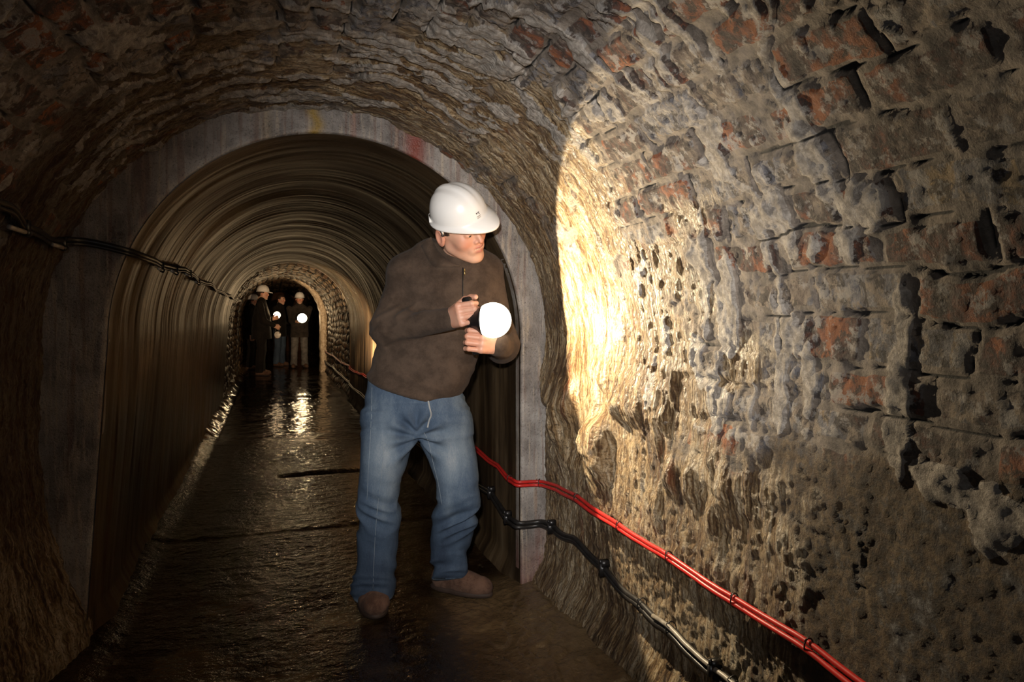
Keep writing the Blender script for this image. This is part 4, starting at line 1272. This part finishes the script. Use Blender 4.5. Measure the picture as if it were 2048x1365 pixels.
# front left visitor in profile, dark coat, torch held out in front
_, wA = visitor(523, 746, 14.28, 1.79, 86, M_dark, M_dark, 'person in dark coat and white hard hat seen side-on raising a torch, far opening', 1.38,
                hand1=(-0.22, 0.20, 1.12), hand2=(0.16, 0.26, 0.98))
torch(wA((-0.30, 0.27, 1.19)), (0.12, -1.0, -0.04), 'glowing torch held out by the dark-coated visitor at the far opening', 9, 0.075)
_, wB = visitor(504, 738, 15.9, 1.66, 80, M_dark, M_dark, 'person half hidden behind the dark-coated torch bearer, white hard hat showing', 1.0)
_, wC = visitor(599, 736, 16.0, 1.72, 4, M_navy, M_grey, 'distant person in pale grey trousers and white hard hat facing the camera with torch', 1.05,
                hand1=(-0.02, 0.34, 1.13), hand2=(0.10, 0.33, 1.10))
torch(wC((-0.01, 0.47, 1.17)), (-0.02, -1.0, -0.08), 'round glowing torch of the visitor in pale grey trousers', 10, 0.11)
_, wD = visitor(560, 733, 16.7, 1.72, 60, M_dark, M_denim, 'bare-headed person in dark jacket and blue jeans between the two torch bearers', 0.95, hand1=(-0.18, 0.30, 1.05), hat_on=False)
# round reflector lamp hanging from the front visitor's lower hand
hl = wA((0.12, 0.30, 0.80))
rl = empty('hanging_lamp', tuple(hl)); tag(rl, 'round pale-rimmed lamp held low beside the dark-coated visitor', 'lamp')
v, q = lathe([(0.0, 0.001), (0.0, 0.055), (0.012, 0.065), (0.03, 0.065), (0.03, 0.058), (0.012, 0.050), (0.01, 0.001)], (0, 0, 0), (0.5, -1, 0.1), 24)
M_rim = plain('pale_lamp_rim', (0.8, 0.75, 0.68), 0.3)
mesh_obj('reflector', v, q, M_rim, rl)
v, q = tube_geo(smooth_path([(-0.05, 0, 0.03), (-0.02, 0, 0.11), (0.02, 0, 0.12), (0.05, 0, 0.03)], 16), 0.007, 8); mesh_obj('handle', v, q, M_black, rl)

# ------------------------------------------------------------------ cables along the walls
M_red = plain('red_cable_sheath', (0.52, 0.022, 0.018), 0.38, nscale=60, var=0.2)
M_pipe = plain('grey_conduit', (0.30, 0.27, 0.23), 0.4, nscale=40, var=0.4)
M_tie = plain('cable_tie', (0.03, 0.010, 0.008), 0.4)
M_blk = plain('black_cable_sheath', (0.020, 0.018, 0.017), 0.38, nscale=50, var=0.4)


def wall_x(y, z, side=1):
    """x of the wall surface (with its relief) at this place"""
    if y < 2.74: pf = PV; hf = vault_height
    elif y < 9.55: pf = PI_; hf = lining_height
    elif y < 14.6: return 1.03 if side > 0 else -0.45
    else: return 0.93 if side > 0 else -0.7
    s = np.linspace(pf.L * 0.5, pf.L, 400) if side > 0 else np.linspace(pf.L * 0.5, 0, 400)
    X, Z, NX, NZ = pf.at(s); k = int(np.argmin(np.abs(Z - z)))
    ks = s[k:k + 1]; H, _ = hf(ks[None, :].T, np.array([[y]]), X[k:k + 1][:, None], Z[k:k + 1][:, None])
    return float(X[k] + NX[k] * H[0, 0])


def wall_path(knots, side, off, n, sag=0.012, jit=0.004, seed=0):
    """knots (y, z) are the fixings; between them the cable sags a little and stands off the wall"""
    out = []
    for a in range(len(knots) - 1):
        (y0, z0), (y1, z1) = knots[a], knots[a + 1]
        m = max(3, int(n * abs(y1 - y0)))
        for t in np.linspace(0, 1, m, endpoint=False):
            y = y0 + (y1 - y0) * t
            z = z0 + (z1 - z0) * t - sag * 4 * t * (1 - t) + jit * (float(noise2(y * 7, seed, 200)) - 0.5) * 2
            out.append((wall_x(y, z, side) - side * off, y, z))
    y, z = knots[-1]; out.append((wall_x(y, z, side) - side * off, y, z))
    P = np.array(out); k = 5; X = np.pad(P[:, 0], k, mode='edge')
    w = np.ones(2 * k + 1) / (2 * k + 1); sm = np.convolve(X, w, 'valid')
    P[:, 0] = np.minimum(P[:, 0], sm) if side > 0 else np.maximum(P[:, 0], sm)
    return P


def smooth_cols(P, k=2):
    w = np.ones(2 * k + 1) / (2 * k + 1)
    return np.stack([np.convolve(np.pad(P[:, j], k, mode='edge'), w, 'valid') for j in range(3)], 1)


def tie(c, t, r, mat, tail=True):
    t = np.asarray(t, float) / np.linalg.norm(t); e1 = np.cross(t, (0, 0, 1.0)); e1 /= np.linalg.norm(e1); e2 = np.cross(t, e1)
    a = np.linspace(0, 2 * np.pi, 19)
    P = np.asarray(c) + r * 0.8 * np.cos(a)[:, None] * e1 + r * 1.15 * np.sin(a)[:, None] * e2
    g = [tube_geo(P, 0.0018, 6, caps=False)]
    if tail:
        p0 = np.asarray(c) + r * 1.1 * np.array([-0.7, 0, 0.7]); g.append(tube_geo([p0, p0 + (-0.004, -0.010, 0.010)], 0.0014, 6))
    return join_parts(g)


def build_bundle(name, label, P, strands, ties, mat_of, tie_r, tie_mat=None):
    r = empty(name, tuple(P[0])); tag(r, label, 'cable'); o0 = P[0]
    tt = np.arange(len(P)) / 55.0
    for k, (du, dz, rad, tw) in enumerate(strands):
        Q = P.copy(); Q[:, 0] += du + tw * np.sin(tt * 5 + k * 2); Q[:, 2] += dz + tw * np.cos(tt * 4 + k * 1.7)
        v, q = tube_geo(Q - o0, rad, 10); mesh_obj('cable', v, q, mat_of[k], r)
    for y in ties:
        i = int(np.argmin(abs(P[:, 1] - y))); i = min(max(i, 1), len(P) - 2)
        v, q = tie(P[i] - o0, P[i + 1] - P[i - 1], tie_r, tie_mat or M_tie); mesh_obj('cable_tie', v, q, tie_mat or M_tie, r)
    return r


def right_run(front, inner, z_ring, off, sag):
    """front knots on the near wall, a few points round the arris of the concrete ring, then the inner wall"""
    Pa = smooth_cols(wall_path(front, 1, off, 50, sag=sag), 2); Pb = smooth_cols(wall_path(inner, 1, off, 50, sag=sag), 2)
    y = 2.742 - off
    mid = smooth_path([Pa[-1], (1.085, y - 0.02, z_ring[0]), (1.04, y, z_ring[1]), (0.995 - off * 0.6, y + 0.004, z_ring[2]), (1.0 - off - 0.004, 2.79, z_ring[2]), (1.0 - off - 0.004, 2.86, z_ring[2]), Pb[0]], 36)
    return np.vstack([Pa[:-1], mid, Pb[1:]])


# red pair: fixings from the bottom right corner of the picture to the far opening
P = right_run([(0.60, 0.425), (0.92, 0.435), (1.19, 0.455), (1.43, 0.462), (1.72, 0.470), (2.03, 0.468), (2.36, 0.478), (2.60, 0.462)],
              [(3.0, 0.472), (3.4, 0.485), (4.2, 0.47), (5.2, 0.49), (6.2, 0.47), (7.2, 0.50), (8.0, 0.50), (8.9, 0.46), (9.8, 0.47), (11.0, 0.44), (12.5, 0.46), (14.5, 0.44)],
              (0.455, 0.455, 0.457), 0.018, 0.006)
build_bundle('red_cable_pair', 'pair of bright red cables tied together along the right wall', P,
             [(0.0, 0.007, 0.0068, 0.0015), (-0.004, -0.007, 0.0068, 0.0015)], [0.95, 1.19, 1.43, 1.72, 2.03, 2.36, 2.715, 2.82], [M_red, M_red], 0.015)
# black run with its clips and a length of grey conduit
P = right_run([(0.95, 0.22), (1.22, 0.235), (1.45, 0.24), (1.72, 0.262), (1.90, 0.262), (2.15, 0.285), (2.40, 0.31), (2.62, 0.288)],
              [(3.1, 0.33), (4.2, 0.27), (5.2, 0.29), (6.2, 0.26), (7.2, 0.28), (8.2, 0.26), (9.6, 0.25), (11.0, 0.245), (12.5, 0.26), (14.5, 0.245)],
              (0.285, 0.280, 0.283), 0.020, 0.015)
bk = build_bundle('black_cable_run', 'black cable run clipped low on the right wall below the red cables', P,
                  [(0.0, 0.005, 0.0095, 0.002), (-0.006, -0.009, 0.0085, 0.002)], [1.22, 1.45, 1.72, 1.90], [M_blk, M_blk], 0.021, M_black)
for y in (1.52, 2.15, 2.62, 2.83, 3.1):
    i = int(np.argmin(abs(P[:, 1] - y))); c = P[i] - P[0]
    v, q = join_parts([box_geo(c + (-0.002, 0, 0.022), (0.030, 0.020, 0.022)), box_geo(c + (-0.006, 0, 0.0), (0.034, 0.012, 0.044)), tube_geo([c + (-0.018, 0, 0.020), c + (-0.018, 0, 0.036)], 0.005, 8)])
    mesh_obj('clip', v, q, M_black, bk, smooth=False)
i = np.where((P[:, 1] > 1.0) & (P[:, 1] < 1.85))[0]
v, q = tube_geo(P[i][::2] - P[0] + (-0.010, 0, 0.012), 0.007, 10); mesh_obj('conduit', v, q, M_pipe, bk)

# left cable, high on the wall
kl = [(1.70, 1.49), (2.10, 1.455), (2.40, 1.425), (2.68, 1.432)]
Pa = wall_path(kl, -1, 0.022, 50, sag=0.02)
kl2 = [(3.15, 1.400), (3.75, 1.43), (4.3, 1.45), (4.9, 1.42), (5.8, 1.44), (7.0, 1.41), (8.4, 1.42), (10.4, 1.395)]
Pb = wall_path(kl2, -1, 0.022, 40, sag=0.03)
mid = smooth_path([Pa[-1], (-0.58, 2.705, 1.425), (-0.50, 2.715, 1.405), (-0.462, 2.80, 1.395), Pb[0]], 40)
Pb = smooth_cols(Pb, 14); P = np.vstack([Pa[:-1], mid, Pb[1:]]); P = smooth_cols(P, 3)
lk = build_bundle('black_cable', 'black cable running high on the left wall across the concrete ring', P,
                  [(0.0, 0.0, 0.0100, 0.0), (0.003, -0.014, 0.0060, 0.001)], [], [M_blk, M_blk], 0.02)
M_stub = plain('pale_bracket', (0.36, 0.31, 0.25), 0.4, nscale=30)
for y, L in ((2.22, 0.13), (2.62, 0.12), (3.30, 0.10), (3.75, 0.20), (4.3, 0.22), (4.9, 0.22)):
    i = int(np.argmin(abs(P[:, 1] - y))); c = P[i] - P[0]
    v, q = tube_geo([c + (0.006, -L, -0.026), c + (0.006, 0.0, -0.026)], 0.0065, 10)
    b = mesh_obj('bracket', v, q, M_stub, lk)
    v, q = join_parts([tube_geo([c + (0.006, -0.012, -0.026), c + (0.006, 0.020, -0.026)], 0.0105, 12), box_geo(c + (0.002, 0.004, -0.008), (0.022, 0.020, 0.034))])
    mesh_obj('clamp', v, q, M_black, b)
